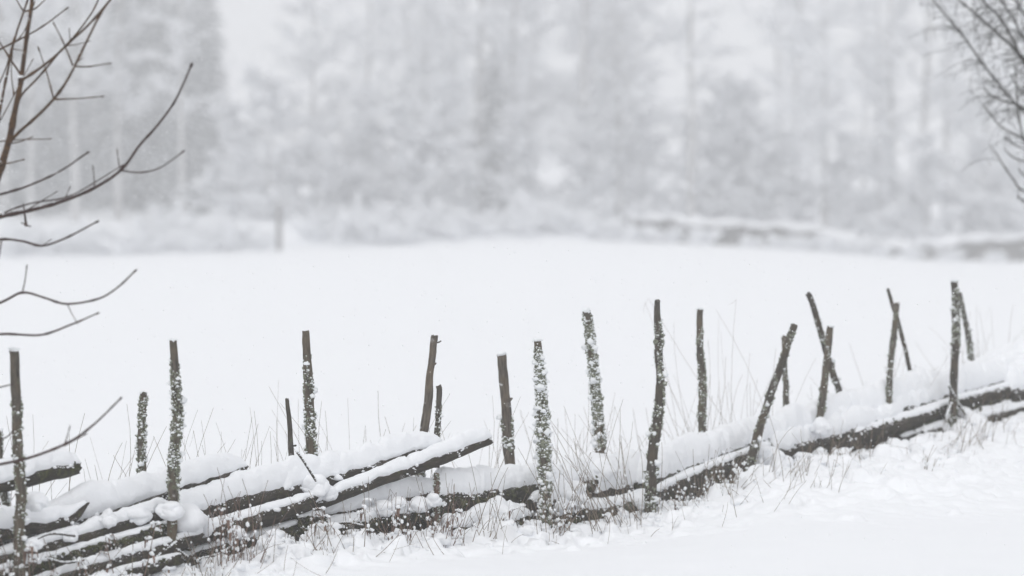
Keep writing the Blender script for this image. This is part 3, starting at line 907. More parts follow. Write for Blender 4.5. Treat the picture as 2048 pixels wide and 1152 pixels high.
branch(left_tree, z((72, 405), (95, 370), (150, 312), (240, 208), (312, 128), (370, 45), (402, -20)), 6.5, LY, LY + .15, 'twig', seed=3, snow=5)
bC, _, _ = branch(left_tree, z((40, 568), (75, 530), (135, 478), (215, 396), (270, 320), (330, 200), (398, 65), (450, -10)), 9, LY, LY - .2, 'twig', seed=4, snow=6)
branch(bC, z((291, 262), (262, 190), (220, 103)), 5, LY - .12, LY - .16, 'twig', 'twig', seed=5)
branch(bC, z((300, 265), (360, 266), (432, 255)), 4.5, LY - .12, LY - .2, 'twig', 'twig', seed=6)
branch(bC, z((214, 394), (190, 300), (157, 202)), 4.5, LY - .1, LY - .02, 'twig', 'twig', seed=7)
branch(bC, z((216, 397), (300, 395), (402, 387)), 4.5, LY - .1, LY - .2, 'twig', 'twig', seed=8)
branch(bC, z((302, 255), (320, 240)), 3, LY - .12, LY - .1, 'twig', 'twig')
bD, _, _ = branch(left_tree, z((-40, 640), (0, 440), (28, 295), (52, 180), (88, 65), (118, -20)), 8, LY + .1, LY + .25, 'twig', seed=9, snow=5)
branch(left_tree, z((85, 302), (40, 235), (0, 172), (-30, 130)), 6, LY, LY + .2, 'twig', seed=10)
branch(bD, z((-10, 203), (90, 152), (172, 105), (262, 38)), 5.5, LY + .3, LY + .1, 'twig', 'twig', seed=11)
branch(bD, z((96, 48), (80, 25), (62, -10)), 4.5, LY + .22, LY + .22, 'twig', 'twig', seed=12)
branch(bD, z((100, 46), (140, 35), (185, -5)), 5, LY + .22, LY + .2, 'twig', 'twig', seed=13)
branch(bD, z((55, 382), (46, 290), (52, 182)), 3.5, LY + .1, LY + .2, 'twig', 'twig', seed=14)
branch(bD, z((-10, 350), (20, 280), (42, 205)), 4, LY + .2, LY + .2, 'twig', 'twig')
branch(bD, z((-10, 500), (30, 430), (62, 370), (125, 250)), 3.5, LY + .15, LY + .1, 'twig', 'twig', seed=15)
branch(bD, z((50, 195), (92, 203)), 3, LY + .2, LY + .2, 'twig', 'twig')
branch(bD, z((60, 170), (100, 120), (135, 20)), 3.5, LY + .2, LY + .2, 'twig', 'twig', seed=16)
bl, _, _ = branch(left_tree, z((30, 575), (80, 568), (122, 550)), 4, LY, LY - .1, 'twig', seed=17)
branch(left_tree, z((-60, 572), (60, 560), (192, 556)), 4, LY + .05, LY - .1, 'twig', seed=18)
branch(left_tree, z((-20, 652), (40, 652), (88, 640)), 5, LY, LY - .1, 'twig', seed=19)
bE, _, _ = branch(left_tree, z((-85, 905), (0, 867), (130, 840), (265, 800), (380, 750), (485, 678), (560, 580), (640, 490), (705, 395), (762, 268)),
                  [13, 11, 9.5, 8.5, 8, 7.5, 6.5, 6, 5.2, 4.5], LY, LY - .35, 'twig_red', seed=20, snow=4)
branch(bE, z((-30, 875), (40, 840), (130, 812), (260, 790), (370, 735), (483, 666)), 5, LY, LY - .2, 'twig_red', 'twig', seed=21)
branch(bE, z((486, 682), (560, 690), (640, 670), (725, 612)), 4.5, LY - .2, LY - .3, 'twig_red', 'twig', seed=22)
branch(bE, z((478, 672), (470, 613)), 3.5, LY - .2, LY - .2, 'twig_red', 'twig')
branch(bE, z((378, 750), (373, 680)), 3.5, LY - .15, LY - .15, 'twig_red', 'twig')
branch(bE, z((262, 790), (275, 760)), 3, LY - .1, LY - .1, 'twig_red', 'twig')
branch(bE, z((112, 838), (160, 808), (217, 773)), 3.5, LY - .05, LY - .1, 'twig_red', 'twig', seed=23)
dl = MB()
for a0, b0, w0 in (((92, 812), (98, 850), 3), ((98, 850), (105, 905), 6), ((84, 890), (104, 900), 3), ((104, 900), (122, 906), 3)):
    p = np.array([at(a0[0] / 2, a0[1] / 2, LY - .08), at(b0[0] / 2, b0[1] / 2, LY - .09)])
    tube(dl, p, [w0 * .5 * LY / FPX * .6, w0 * .5 * LY / FPX], 6)
dl.build('withered_leaf', M['twig_red'], bE)
branch(left_tree, z((-110, 800), (0, 778), (110, 745), (230, 690), (344, 615)), [8, 7, 6, 5, 4], LY, LY - .25, 'twig_red', seed=24, snow=4)
bG, _, _ = branch(left_tree, z((-140, 985), (0, 957), (90, 965), (175, 983), (280, 945), (382, 890)), [8, 6.5, 6, 5.5, 5, 4], LY, LY - .3, 'twig_red', seed=25, snow=4)
branch(bG, z((170, 982), (192, 967)), 3, LY - .2, LY - .2, 'twig_red', 'twig')
branch(bG, z((6, 958), (0, 1005), (-10, 1050)), 4, LY - .1, LY - .1, 'twig_red', 'twig')
bH, _, _ = branch(left_tree, [(-92, 640), (0, 606), (45, 585), (90, 596), (135, 608), (200, 597), (235, 575), (268, 544)], [9, 7, 6, 5.5, 5.5, 5, 4.5, 4], LY, LY - .35, 'twig_red', seed=26, snow=4)
branch(bH, [(45, 585), (50, 562), (53, 538)], 4, LY - .1, LY - .12, 'twig_red', 'twig')
branch(bH, [(135, 608), (143, 625), (151, 640)], 3, LY - .2, LY - .2, 'twig_red', 'twig')
branch(left_tree, [(-105, 690), (0, 669), (80, 670), (140, 650), (192, 628)], [9, 6.5, 5.5, 5, 3.5], LY, LY - .3, 'twig_red', seed=27, snow=4)
bJ, _, _ = branch(left_tree, [(-140, 935), (-60, 938), (0, 929), (60, 915), (130, 888), (180, 855), (238, 800)], [11, 9, 7.5, 7, 6.5, 5.5, 4], LY, LY - .4, 'twig_red', seed=28, snow=5)
branch(bJ, [(130, 886), (134, 873), (138, 860)], 4, LY - .3, LY - .3, 'twig_red', 'twig')
branch(bJ, [(128, 892), (150, 880), (167, 871)], 3.5, LY - .3, LY - .32, 'twig_red', 'twig')
branch(left_tree, [(-120, 800), (0, 775), (22, 769)], 5, LY, LY - .1, 'twig_red', seed=29)
branch(left_tree, [(-130, 930), (0, 880), (24, 864)], 5, LY, LY - .1, 'twig_red', seed=30)

# ------------------------------------------------------------------ right shrub tree (trunk outside the picture)
RY = 18.5
right_tree = empty('weeping_tree', at(2330, 760, RY) * np.array([1, 1, 0]), 'dark fine-twigged tree reaching in from the upper right corner', 'tree')
def zr(*p):
    return [(1536 + x / 2.25, y / 2.25) for x, y in p]
def rbranch(pts, w, seed, twigs, Y1=0.0, parent=None):
    parent = parent or right_tree
    o, P, rr = branch(parent, pts, [q * (.8 if q < 9 else 1) for q in w], RY, RY + Y1, 'twig_birch', 'branch' if parent is right_tree else 'twig', seed=seed, bud=False, step=0.05)
    rg = random.Random(seed * 13)
    mb = MB()
    for q in range(int(twigs * 1.15)):
        k = rg.randint(2, len(P) - 2)
        T = P[min(k + 1, len(P) - 1)] - P[k - 1]
        T /= np.linalg.norm(T)
        d = T * rg.uniform(0.3, 1) + np.array([rg.uniform(-1, .7), rg.uniform(-.8, .8), rg.uniform(-.7, .6)])
        d /= np.linalg.norm(d)
        ln = rg.uniform(0.12, 0.42)
        pts_, p, n = [P[k]], P[k].copy(), 6
        for m in range(n):
            d = d + np.array([0, 0, -0.16 if rg.random() < .8 else .1]) + np.array([rg.uniform(-.2, .2), rg.uniform(-.2, .2), rg.uniform(-.15, .15)])
            d /= np.linalg.norm(d)
            p = p + d * ln / n
            pts_.append(p)
        tube(mb, np.array(pts_), np.linspace(.0024, .0013, n + 1), 4, caps=False)
        for m in range(2, n, 2):
            if rg.random() < .8:
                dd = np.array([rg.uniform(-.6, .4), rg.uniform(-.5, .5), rg.uniform(-1, .2)])
                tube(mb, np.array([pts_[m], pts_[m] + dd * .05, pts_[m] + dd * .09 + np.array([0, 0, -.02])]), [.0017, .0014, .0016], 4, caps=False)
    if mb.n:
        mb.build('fine_twigs', M['twig_birch'], o if parent is right_tree else parent, kind='stuff')
    return o
rb = rbranch
rt_o, _, _ = branch(right_tree, [(2330, 800), (2310, 600), (2270, 420), (2230, 250), (2180, 60), (2140, -150), (2110, -330)], [60, 54, 48, 40, 32, 26, 20], RY, RY, 'twig_birch', 'trunk', bud=False, step=.08)
rb([(2252, 330), (2150, 290), (2048, 222)] + zr((1100, 450), (1030, 370), (940, 250), (870, 150), (800, 70), (745, 0), (700, -70)), [14, 11, 8, 7.5, 7, 6.2, 5.6, 5, 4.6, 4.2], 1, 70)
rb([(2236, 270), (2140, 200)] + zr((1152, 262), (1050, 165), (960, 85), (860, 0), (800, -50)), [14, 11, 8, 7, 6.5, 5.5, 5], 2, 60, .2)
rb([(2236, 270), (2130, 210)] + zr((1152, 275), (1110, 190), (1040, 75), (975, 10), (930, -60)), [14, 11, 9.5, 8, 7, 5.5, 5], 3, 60, -.2)
rb([(2200, 150), (2120, 130)] + zr((1152, 172), (1110, 90), (1060, 20), (1030, -60)), [14, 10, 7, 6, 5, 4], 4, 50, .2)
rb([(2262, 380), (2140, 340), (2060, 300)] + zr((1152, 630), (1130, 530), (1120, 420), (1115, 290)), [12, 8, 7, 6, 5.5, 5, 4.5], 5, 22, -.2)
rb([(2265, 400), (2150, 320)] + zr((1200, 640), (1140, 615), (1050, 570), (975, 480)), [12, 7, 5.5, 5, 4.5, 4], 6, 7)
rb([(2268, 410), (2150, 330)] + zr((1152, 670), (1110, 650), (1060, 615)), [12, 7, 5, 4.5, 4], 7, 5, .1)
rb([(2270, 420), (2150, 350)] + zr((1152, 725), (1100, 705), (1065, 670)), [12, 7, 5, 4.5, 4], 8, 5, -.1)
rb([(2280, 480), (2150, 430)] + zr((1152, 860), (1110, 815), (1070, 760), (1022, 683)), [12, 7, 6, 5.5, 5, 4], 9, 7, .1)
rb([(2285, 500), (2150, 450)] + zr((1152, 905), (1125, 880)), [12, 7, 5, 4], 10, 3)
rb([(2252, 330), (2130, 260)] + zr((1180, 500), (1110, 465), (1050, 450), (1000, 425), (970, 395)), [12, 8, 6.5, 5.5, 5, 4.5, 4], 11, 16, .2)
rb([(2180, 60), (2110, 40)] + zr((1152, 60), (1120, -10), (1080, -60)), [12, 9, 7, 6, 5], 12, 40, -.1)
rb([(2285, 500), (2140, 420)] + zr((1152, 790), (1130, 755)), [12, 7, 5, 4], 13, 3)
rb([(2240, 290), (2130, 250)] + zr((1152, 420), (1105, 360), (1095, 335)), [12, 7, 5, 4.5, 4], 14, 8)

# ------------------------------------------------------------------ grass and weeds
def stalk(mb, base, tip, r, bend, rg, seg=7, droop=0.0):
    base, tip = np.asarray(base, float), np.asarray(tip, float)
    L = np.linalg.norm(tip - base)
    off = np.array([rg.uniform(-1, 1), rg.uniform(-1, 1), rg.uniform(-.3, .3)]) * bend * L
    t = np.linspace(0, 1, seg)[:, None]
    P = base * (1 - t) + tip * t + off * (t * (1 - t)) * 2
    if droop:
        P[:, 2] -= droop * L * t[:, 0] ** 3
    tube(mb, P, np.linspace(r, r * 0.5, seg), 4, caps=False)
    return P

def px_ground(px, dY):
    Y = fence_y(px) + dY
    X = (px - 1024) / FPX * Y
    return np.array([X, Y, gz_at(X, Y) - 0.03])

def tuft(spot, n, hgt, lean, label, spread=0.07, r=0.0016, mt='straw', snow=0, seed=0, bend=.12):
    rg = random.Random(seed)
    px, dY = spot
    c = px_ground(px, dY)
    mb = MB()
    ends = []
    for k in range(max(4, int(n * (.85 if dY < 0 else 1.25)))):
        b = c + np.array([rg.gauss(0, spread), rg.gauss(0, spread * .8), 0])
        h = hgt * rg.uniform(.35, 1.1) * (1.5 if dY > 0 else 1.0)
        t = b + np.array([h * (lean + rg.gauss(0, .28)), h * rg.gauss(0, .2), h])
        P = stalk(mb, b, t, r * rg.uniform(.7, 1.3), bend, rg, droop=rg.choice([0, 0, .05, .2]))
        ends.append(P)
        if rg.random() < .12:                    # broken tip hanging down
            q = P[-1] + np.array([rg.uniform(-.06, .06), rg.uniform(-.03, .03), -rg.uniform(.03, .08)])
            stalk(mb, P[-1], q, r * .5, .1, rg, 4)
    o = mb.build('grass_tuft', M[mt])
    tag(o, label, 'grass tuft', 'dry grass tufts in the snow beside the fence')
    if snow:
        ms = MB()
        pts = np.array([e[rg.randint(1, 4)] for e in ends for _ in range(snow)])
        blobs(ms, pts, RNG.uniform(.003, .011, len(pts)), ICO1, (.8, .8, 1.1), .3)
        ms.build('snow', M['clump'], o, kind='stuff')
    return o

TUFTS = [
    ((1640, -1.3), 14, .20, .3, 'small lone grass tuft on the lower right snow below the crossing stakes', .07, 0),
    ((1860, -1.6), 14, .16, .1, 'low dark grass wisp in the smooth snow below the tall dark stake', .08, 1),
    ((1940, -1.0), 16, .26, .3, 'thin slanting grass tuft on the bank right of the tall dark stake', .09, 0),
    ((1690, -.75), 16, .20, -.1, 'snowed grass tuft just below the rail by the crossing stakes', .08, 2),
    ((1600, -.9), 12, .3, .2, 'wispy tuft on the bank below the thin upright stake', .08, 1),
    ((1442, -.42), 46, .26, .12, 'dense dry grass tuft in front of the dark log right of the crooked stake', .07, 3),
    ((1395, -.55), 26, .18, -.1, 'small frosted grass tuft low in the snow below the crooked stake', .06, 3),
    ((1100, -.40), 30, .34, -.05, 'snow-laden grass bunch at the foot of the thick lichen-crusted stake', .06, 3),
    ((1190, -.45), 22, .62, -.28, 'long thin stalks slanting across the snow between two lichened stakes', .10, 1),
    ((1255, -.40), 24, .55, -.3, 'bundle of slanting stalks before the crooked stake', .09, 1),
    ((870, -.45), 34, .30, .05, 'reddish dry grass bunch at the reddish stake stub', .08, 2),
    ((955, -.45), 16, .42, .1, 'sparse crossing stalks before the fat mossy log', .12, 1),
    ((780, -.40), 24, .26, -.1, 'brown grass bunch below the slim lifted rail', .09, 2),
    ((700, -.45), 20, .36, -.08, 'thin grass stalks against the snow left of the lifted rail', .09, 2),
    ((620, -.35), 16, .18, .1, 'short grass wisps by the foot of the bearded stake', .07, 2),
    ((455, -.38), 34, .40, .05, 'tall withered grass bunch before the middle of the left rails', .07, 3),
    ((420, -.50), 16, .22, .1, 'low frosted grass before the left rails', .06, 3),
    ((30, -.35), 26, .30, 0, 'brown grass bunch at the foot of the far left stake', .10, 3),
    ((1555, -.80), 9, .42, .25, 'few leaning stalks on the snow below the strongly leaning stake', .08, 0),
    ((1725, -.55), 22, .30, .15, 'thin grass tuft before the long rail right of the crossing stakes', .10, 1),
    ((1800, -.75), 10, .24, .2, 'sparse straws in the smooth snow below the A-shaped stakes', .14, 0),
    ((1985, -.85), 14, .34, .25, 'slanting straws in the snow below the right rail ends', .16, 0),
    ((1400, .55), 26, .38, -.12, 'grass bunch behind the log beside the straight upright stake', .06, 0),
    ((1478, .70), 16, .70, -.12, 'tall faint stalks behind the log left of the leaning stake', .14, 0),
    ((1440, .45), 10, .50, -.02, 'upright stalks rising behind the log right of the straight stake', .05, 0),
    ((410, .45), 22, .42, .14, 'upright grass stalks behind the rail right of the tall lichened stake', .10, 0),
    ((510, .50), 12, .40, .25, 'few straws behind the rail left of the thin short stick', .10, 0),
    ((700, .55), 12, .44, -.05, 'few tall straws rising behind the deep snow of the middle rails', .16, 0),
    ((1130, .55), 14, .50, .02, 'upright straws behind the fence between two lichen-covered stakes', .10, 0),
    ((1040, .45), 14, .26, .1, 'low grass behind the fence at the broad bare stake', .08, 0),
    ((1270, .60), 14, .40, -.25, 'straws leaning left behind the fence before the crooked stake', .10, 0),
    ((1760, 1.2), 16, .38, -.1, 'faint straws behind the fence between crossing stakes and A-shaped stakes', .16, 0),
    ((1980, 1.0), 18, .46, -.1, 'faint tall straws behind the snow at the right end', .22, 0),
    ((130, .40), 10, .24, .1, 'thin straws behind the fence under the blunt rail end', .10, 0),
    ((210, .45), 7, .38, .05, 'lone straws behind the fence between left stakes', .06, 0),
]
for q, (spot, n, h, ln, lab, sp, sn) in enumerate(TUFTS):
    mtq = 'weed' if q in (10, 12, 15, 17) else 'straw'
    tuft(spot, n, h, ln, lab, sp, .0016 if spot[1] < 0 else .0012, mtq, sn, 100 + q)

def weed(px, dY, hgt, label, seed, leaves=7):
    """withered herb: stalk with hanging leaves, snow on top of them"""
    rg = random.Random(seed)
    c = px_ground(px, dY)
    e = empty('withered_weed', c, label, 'weed', 'withered weeds in front of the fence')
    ms = MB()
    mb = MB()
    P = stalk(mb, c, c + np.array([rg.uniform(-.06, .06), rg.uniform(-.04, .04), hgt]), .0026, .12, rg, 9)
    mb.build('stem', M['weed'], e)
    for k in range(leaves):
        p = P[rg.randint(3, 8)]
        a = rg.uniform(0, 6.28)
        d = np.array([math.cos(a), math.sin(a) * .6, 0])
        l = rg.uniform(.03, .07)
        ax = np.array([p, p + d * l * .5 + [0, 0, l * .25], p + d * l * .8 + [0, 0, -l * .15], p + d * l * .9 + [0, 0, -l * .9]])
        wv = np.array([-d[1], d[0], 0]) * l * .18
        m2 = MB()
        V = []
        for q, x in enumerate(ax):
            ww = wv * [.3, 1, 1, .2][q]
            V += [x - ww, x + [0, 0, .003], x + ww]
        Q = []
        for q in range(3):
            Q += [[q * 3, q * 3 + 1, q * 3 + 4, q * 3 + 3], [q * 3 + 1, q * 3 + 2, q * 3 + 5, q * 3 + 4]]
        m2.add(V, None, Q)
        m2.build('leaf', M['weed'], e)
        for q, (t, s_) in enumerate(((.2, .006), (.5, .009), (.8, .009))):
            y_ = ax[0] * (1 - t) ** 2 + 2 * ax[1] * t * (1 - t) + ax[2] * t * t
            blobs(ms, [y_ + np.array([0, 0, .006])], [s_ * rg.uniform(.7, 1.3)], ICO1, (1, 1, .8), .3)
        if rg.random() < .5:
            blobs(ms, [ax[3] + np.array([0, 0, .01])], [.007 * rg.uniform(.6, 1.3)], ICO1, (.7, .7, 1.4), .3)
    ms.build('snow', M['clump'], e, kind='stuff')
WEEDS = [(445, -.42, .30, 'tall withered weed with hanging snowy leaves before the left rails'), (468, -.46, .22, 'short snowy weed just beside the tallest withered weed'),
         (282, -.34, .26, 'withered weed with a drooping head before the leftmost rails'), (232, -.30, .20, 'snow-bent weed arching over the mossy left rail'),
         (180, -.34, .12, 'small drooping weed at the bottom left under the rails'), (130, -.36, .12, 'little snowy weed near the bottom edge at the left'),
         (60, -.34, .2, 'brown weed right of the far left stake'), (330, -.36, .12, 'low snowy weed at the foot of the tall lichened stake'),
         (740, -.40, .22, 'snowy weed before the rail below the lifted rail'), (820, -.42, .24, 'thin weed with a hooded snowy top near the stake stub'),
         (905, -.44, .18, 'weed with snow beads before the fat mossy log'), (1010, -.42, .12, 'low snow-beaded weed left of the thick crusted stake'),
         (1130, -.40, .18, 'snow-coated weed right of the thick crusted stake'), (1350, -.45, .16, 'small snowy weed below the dark log by the crooked stake'),
         (660, -.36, .13, 'little weed poking from the mound below the bearded stake')]
for q, (px, dY, h, lab) in enumerate(WEEDS):
    weed(px, dY, h, lab, 300 + q)

# loose straws that nobody could count
mb, ms = MB(), MB()
rg = random.Random(77)
for k in range(560):
    px = rg.uniform(-60, 2120)
    front = rg.random() < .68
    dY = (-abs(rg.gauss(.15, .33)) * (1 if px < 1250 else 2.0)) - .16 if front else rg.uniform(.3, 1.6)
    c = px_ground(px, dY)
    h = rg.uniform(.04, .22) if front else rg.uniform(.25, .7)
    an = rg.gauss(0.1, .55) if front else rg.gauss(0, .22)
    t = c + np.array([h * math.sin(an) * 1.2, h * rg.gauss(0, .3), h * math.cos(an) + .03])
    P = stalk(mb, c, t, rg.uniform(.0009, .0019), .14, rg, 6, droop=rg.choice([0, 0, .2]))
    if front and rg.random() < .5:
        blobs(ms, [P[rg.randint(1, 4)]], [rg.uniform(.003, .008)], ICO1, (.8, .8, 1.2), .3)
dg = mb.build('dry_grass', M['straw'], kind='stuff')
tag(dg, 'scattered single dry straws sticking out of the snow along the fence', 'grass')
ms.build('snow', M['clump'], dg, kind='stuff')

# crumbled snow that has dropped off the rails and lies on the grass
mb = MB()
_c, _r = [], []
for k in range(900):
    px = rg.uniform(-60, 2120)
    w_ = 1 if px < 1250 else 1.8
    p = px_ground(px, -abs(rg.gauss(0, .28)) * w_ - .12)
    _c.append(p + np.array([0, 0, .028]))
    _r.append(rg.uniform(.006, .022) if rg.random() < .85 else rg.uniform(.022, .04))
blobs(mb, _c, _r, ICO2, (1.1, 1.1, .75), .5, 5, 2.0)
tag(mb.build('snow_clods', M['snow'], kind='stuff'), 'small crumbled snow clods lying along the foot of the fence', 'snow')

# ------------------------------------------------------------------ far side of the field
def prism(acc, p0, p1, r0, r1, seg=3):
    acc.append((p0, p1, r0, r1))

def segs_mesh(mb, S, seg=3):
    """straight tapered segments in one go"""
    if not S:
        return
    p0 = np.array([s[0] for s in S]); p1 = np.array([s[1] for s in S])
    r0 = np.array([s[2] for s in S]); r1 = np.array([s[3] for s in S])
    T = p1 - p0
    T /= np.linalg.norm(T, axis=1)[:, None] + 1e-9
    ref = np.where(np.abs(T[:, 2:3]) < .9, np.array([[0, 0, 1.0]]), np.array([[1.0, 0, 0]]))
    Nn = np.cross(T, ref); Nn /= np.linalg.norm(Nn, axis=1)[:, None]
    Bn = np.cross(T, Nn)
    th = np.linspace(0, 2 * math.pi, seg, endpoint=False)
    V = []
    for p, r in ((p0, r0), (p1, r1)):
        for t in th:
            V.append(p + r[:, None] * (math.cos(t) * Nn + math.sin(t) * Bn))
    V = np.stack(V, 1)
    n = len(S)
    Q = np.array([[k, (k + 1) % seg, seg + (k + 1) % seg, seg + k] for k in range(seg)])
    F = (Q[None] + (np.arange(n) * 2 * seg)[:, None, None]).reshape(-1, 4)
    mb.add(V.reshape(-1, 3), None, F)

def leafless(seed, H, r0, first, nb, spread, snowy, name, mt='far_twig'):
    """tall deciduous tree in snow: trunk, branches, twigs and the snow lying on them"""
    rg = random.Random(seed)
    tr, br, sn = MB(), [], []
    tp = [np.zeros(3)]
    for k in range(1, 9):
        tp.append(np.array([rg.gauss(0, .05) * k * .5, rg.gauss(0, .05) * k * .5, H * k / 8]))
    tp[0][2] = -.6
    Pt, rt = resample(np.array(tp), np.linspace(r0, r0 * .12, 9), .5)
    tube(tr, Pt, rt, 8, .08, 0, seed)
    def grow(p, d, L, r, lev):
        n = 4 if lev == 0 else 3
        for k in range(n):
            d = d + np.array([rg.gauss(0, .16), rg.gauss(0, .16), rg.gauss(-.03 if lev else .05, .13)])
            d = d / np.linalg.norm(d)
            q = p + d * L / n
            br.append((p, q, r * (1 - k / n * .5), r * (1 - (k + 1) / n * .5)))
            if rg.random() < snowy:
                u = np.array([0, 0, (r * .9 + .012) * (.55 if H < 9 else 1)])
                s_ = r * .9 + (rg.uniform(.03, .065) if H < 9 else rg.uniform(.018, .048))
                sn.append((p + u, q + u, s_, s_))
            p = q
            if lev < 2:
                for m in range(2 if lev == 0 else 2):
                    a = rg.uniform(0, 6.28)
                    e = d * .6 + np.array([math.cos(a), math.sin(a), rg.uniform(-.35, .55)]) * .8
                    grow(p, e / np.linalg.norm(e), L * rg.uniform(.32, .55), max(.006, r * .5), lev + 1)
    for k in range(nb):
        t = first + (0.97 - first) * (k + rg.random()) / nb
        i_ = min(int(t * len(Pt)), len(Pt) - 1)
        a = rg.uniform(0, 6.28)
        up = rg.uniform(.15, .75)
        d = np.array([math.cos(a), math.sin(a), up])
        grow(Pt[i_], d / np.linalg.norm(d), spread * (1 - t * .55) * rg.uniform(.6, 1.1), max(.018, rt[i_] * .32), 0)
    mbb, mbs = MB(), MB()
    segs_mesh(mbb, br)
    segs_mesh(mbs, sn)
    return [('trunk', tr.mesh(name + '_trunk'), M['far_bark']), ('crown', mbb.mesh(name + '_crown'), M[mt]), ('snow', mbs.mesh(name + '_snow'), M['snow'])]

def spruce(seed, H, rad, snowy):
    rg = random.Random(seed)
    tr, ne, sn = MB(), MB(), MB()
    Pt, rt = resample(np.array([[0, 0, -.6], [0, 0, H * .5], [0, 0, H]]), [.17, .11, .02], .6)
    tube(tr, Pt, rt, 7)
    hgt = .5
    while hgt < H - .2:
        t = hgt / H
        L = rad * (1 - t) ** .75 + .12
        nb = max(5, int(9 - 3 * t))
        for k in range(nb):
            a = 6.283 * (k + rg.random() * .9) / nb
            l = L * rg.uniform(.65, 1.1)
            d = np.array([math.cos(a), math.sin(a), 0])
            w = np.array([-d[1], d[0], 0])
            z0 = hgt + rg.uniform(-.12, .12)
            for m in range(4):                 # sprays along the bough
                f0, f1 = m / 4, (m + 1.25) / 4
                ww = l * .20 * (1 - .16 * m) * rg.uniform(.7, 1.2)
                p0 = d * l * f0 + [0, 0, z0 - .30 * l * f0 ** 1.5]
                p1 = d * l * f1 + [0, 0, z0 - .30 * l * f1 ** 1.5]
                mid = (p0 + p1) / 2
                dz = np.array([0, 0, -.10 * l])
                V = [p0, mid + w * ww + dz, p1, mid - w * ww + dz, mid + np.array([0, 0, -.16 * l - .08])]
                ne.add(V, [[0, 1, 2], [0, 2, 3], [0, 4, 1], [1, 4, 2], [2, 4, 3], [3, 4, 0]])
                if rg.random() < snowy:
                    u = np.array([0, 0, .035])
                    V = [p0 + u * .5, mid + w * ww * .75 + dz * .7 + u, p1 * .9 + p0 * .1 + u * .5, mid - w * ww * .75 + dz * .7 + u, mid + u * 3]
                    sn.add(V, [[0, 1, 4], [1, 2, 4], [2, 3, 4], [3, 0, 4], [0, 2, 1], [0, 3, 2]])
        hgt += .30 + .10 * rg.random()
    return [('trunk', tr.mesh('spruce_trunk'), M['far_bark']), ('crown', ne.mesh('spruce_crown'), M['needle']), ('snow', sn.mesh('spruce_snow'), M['snow'])]

def bush(seed, w, h, snowy):
    rg = random.Random(seed)
    br, sn = [], []
    for k in range(26):
        a = rg.uniform(0, 6.28)
        d = np.array([math.cos(a) * rg.uniform(.2, 1), math.sin(a) * rg.uniform(.2, 1), rg.uniform(.6, 1.4)])
        d /= np.linalg.norm(d)
        p = np.array([rg.gauss(0, w * .12), rg.gauss(0, w * .12), -.1])
        L = h * rg.uniform(.6, 1.2)
        for m in range(6):
            d = d + np.array([rg.gauss(0, .15), rg.gauss(0, .15), -.12])
            d /= np.linalg.norm(d)
            q = p + d * L / 6
            br.append((p, q, .018, .014))
            if rg.random() < snowy:
                sn.append((p + [0, 0, .012], q + [0, 0, .012], .05, .042))
            for _ in range(3):
                e = d + np.array([rg.gauss(0, .8), rg.gauss(0, .8), rg.gauss(0, .4)])
                e /= np.linalg.norm(e)
                q2 = q + e * L * rg.uniform(.1, .28)
                br.append((q, q2, .010, .006))
                if rg.random() < snowy:
                    sn.append((q + [0, 0, .01], q2 + [0, 0, .01], .045, .03))
            p = q
    mbb, mbs = MB(), MB()
    segs_mesh(mbb, br)
    segs_mesh(mbs, sn)
    c = np.array([s[1] for s in sn])[::3]
    if len(c):
        blobs(mbs, c, RNG.uniform(.05, .14, len(c)), ICO1, (1.2, 1.2, .6), .3)
    return [('branches', mbb.mesh('bush_branches'), M['far_twig']), ('snow', mbs.mesh('bush_snow'), M['snow'])]

PROTO = {
    'birch': [leafless(1, 19, .17, .10, 36, 3.6, .97, 'birch'), leafless(2, 17, .15, .06, 38, 3.3, .97, 'birch'), leafless(3, 21, .2, .14, 34, 4.0, .95, 'birch')],
    'bare': [leafless(4, 20, .19, .22, 26, 3.0, .9, 'bare'), leafless(5, 18, .16, .30, 24, 2.8, .9, 'bare'), leafless(13, 22, .21, .26, 24, 3.2, .85, 'bare')],
    'rusty': [leafless(6, 13, .13, .45, 30, 2.4, .5, 'rusty', 'far_rust')],
    'sapling': [leafless(7, 7.5, .07, .05, 40, 2.1, .97, 'sapling'), leafless(8, 6.0, .06, .05, 36, 1.9, .97, 'sapling'), leafless(12, 4.6, .05, .04, 32, 1.7, .98, 'sapling')],
    'spruce': [spruce(9, 19, 1.9, .85), spruce(10, 15, 1.7, .85), spruce(11, 22, 2.1, .82)],
    'white_spruce': [spruce(14, 6.4, 1.5, .95), spruce(15, 9, 1.9, .9)],
    'bush': [bush(20, 1.4, 1.3, .95), bush(21, 1.2, .9, .95), bush(22, 1.8, 1.6, .9)],
}
ANCHORS = [(27, 'the far left stake'), (160, 'the blunt broken rail end'), (287, 'the short lichen-crusted stake'), (346, 'the tall stake with the lichened middle'), (440, 'the left rails'), (520, 'the straws left of the thin stick'), (575, 'the thin short stick'),
           (611, 'the bearded tall stake'), (700, 'the deep snow of the middle rails'), (780, 'the slim lifted rail'), (845, 'the leaning snagged stake'), (930, 'the lifted rail end'), (1003, 'the broad bare stake'), (1075, 'the thick crusted stake'), (1125, 'the gap right of the thick crusted stake'),
           (1173, 'the furred back stake'), (1245, 'the gap left of the crooked stake'), (1315, 'the crooked stake'), (1400, 'the straight upright stake'), (1480, 'the gap left of the leaning stake'), (1580, 'the strongly leaning stake'), (1640, 'the crossing stakes'),
           (1715, 'the gap right of the crossing stakes'), (1785, 'the A-shaped stakes'), (1850, 'the gap left of the tall dark stake'), (1912, 'the tall dark stake'), (1975, 'the gap right of the tall dark stake'), (2035, 'the right end of the fence')]
def above(px):
    return min(ANCHORS, key=lambda a_: abs(a_[0] - px))[1]

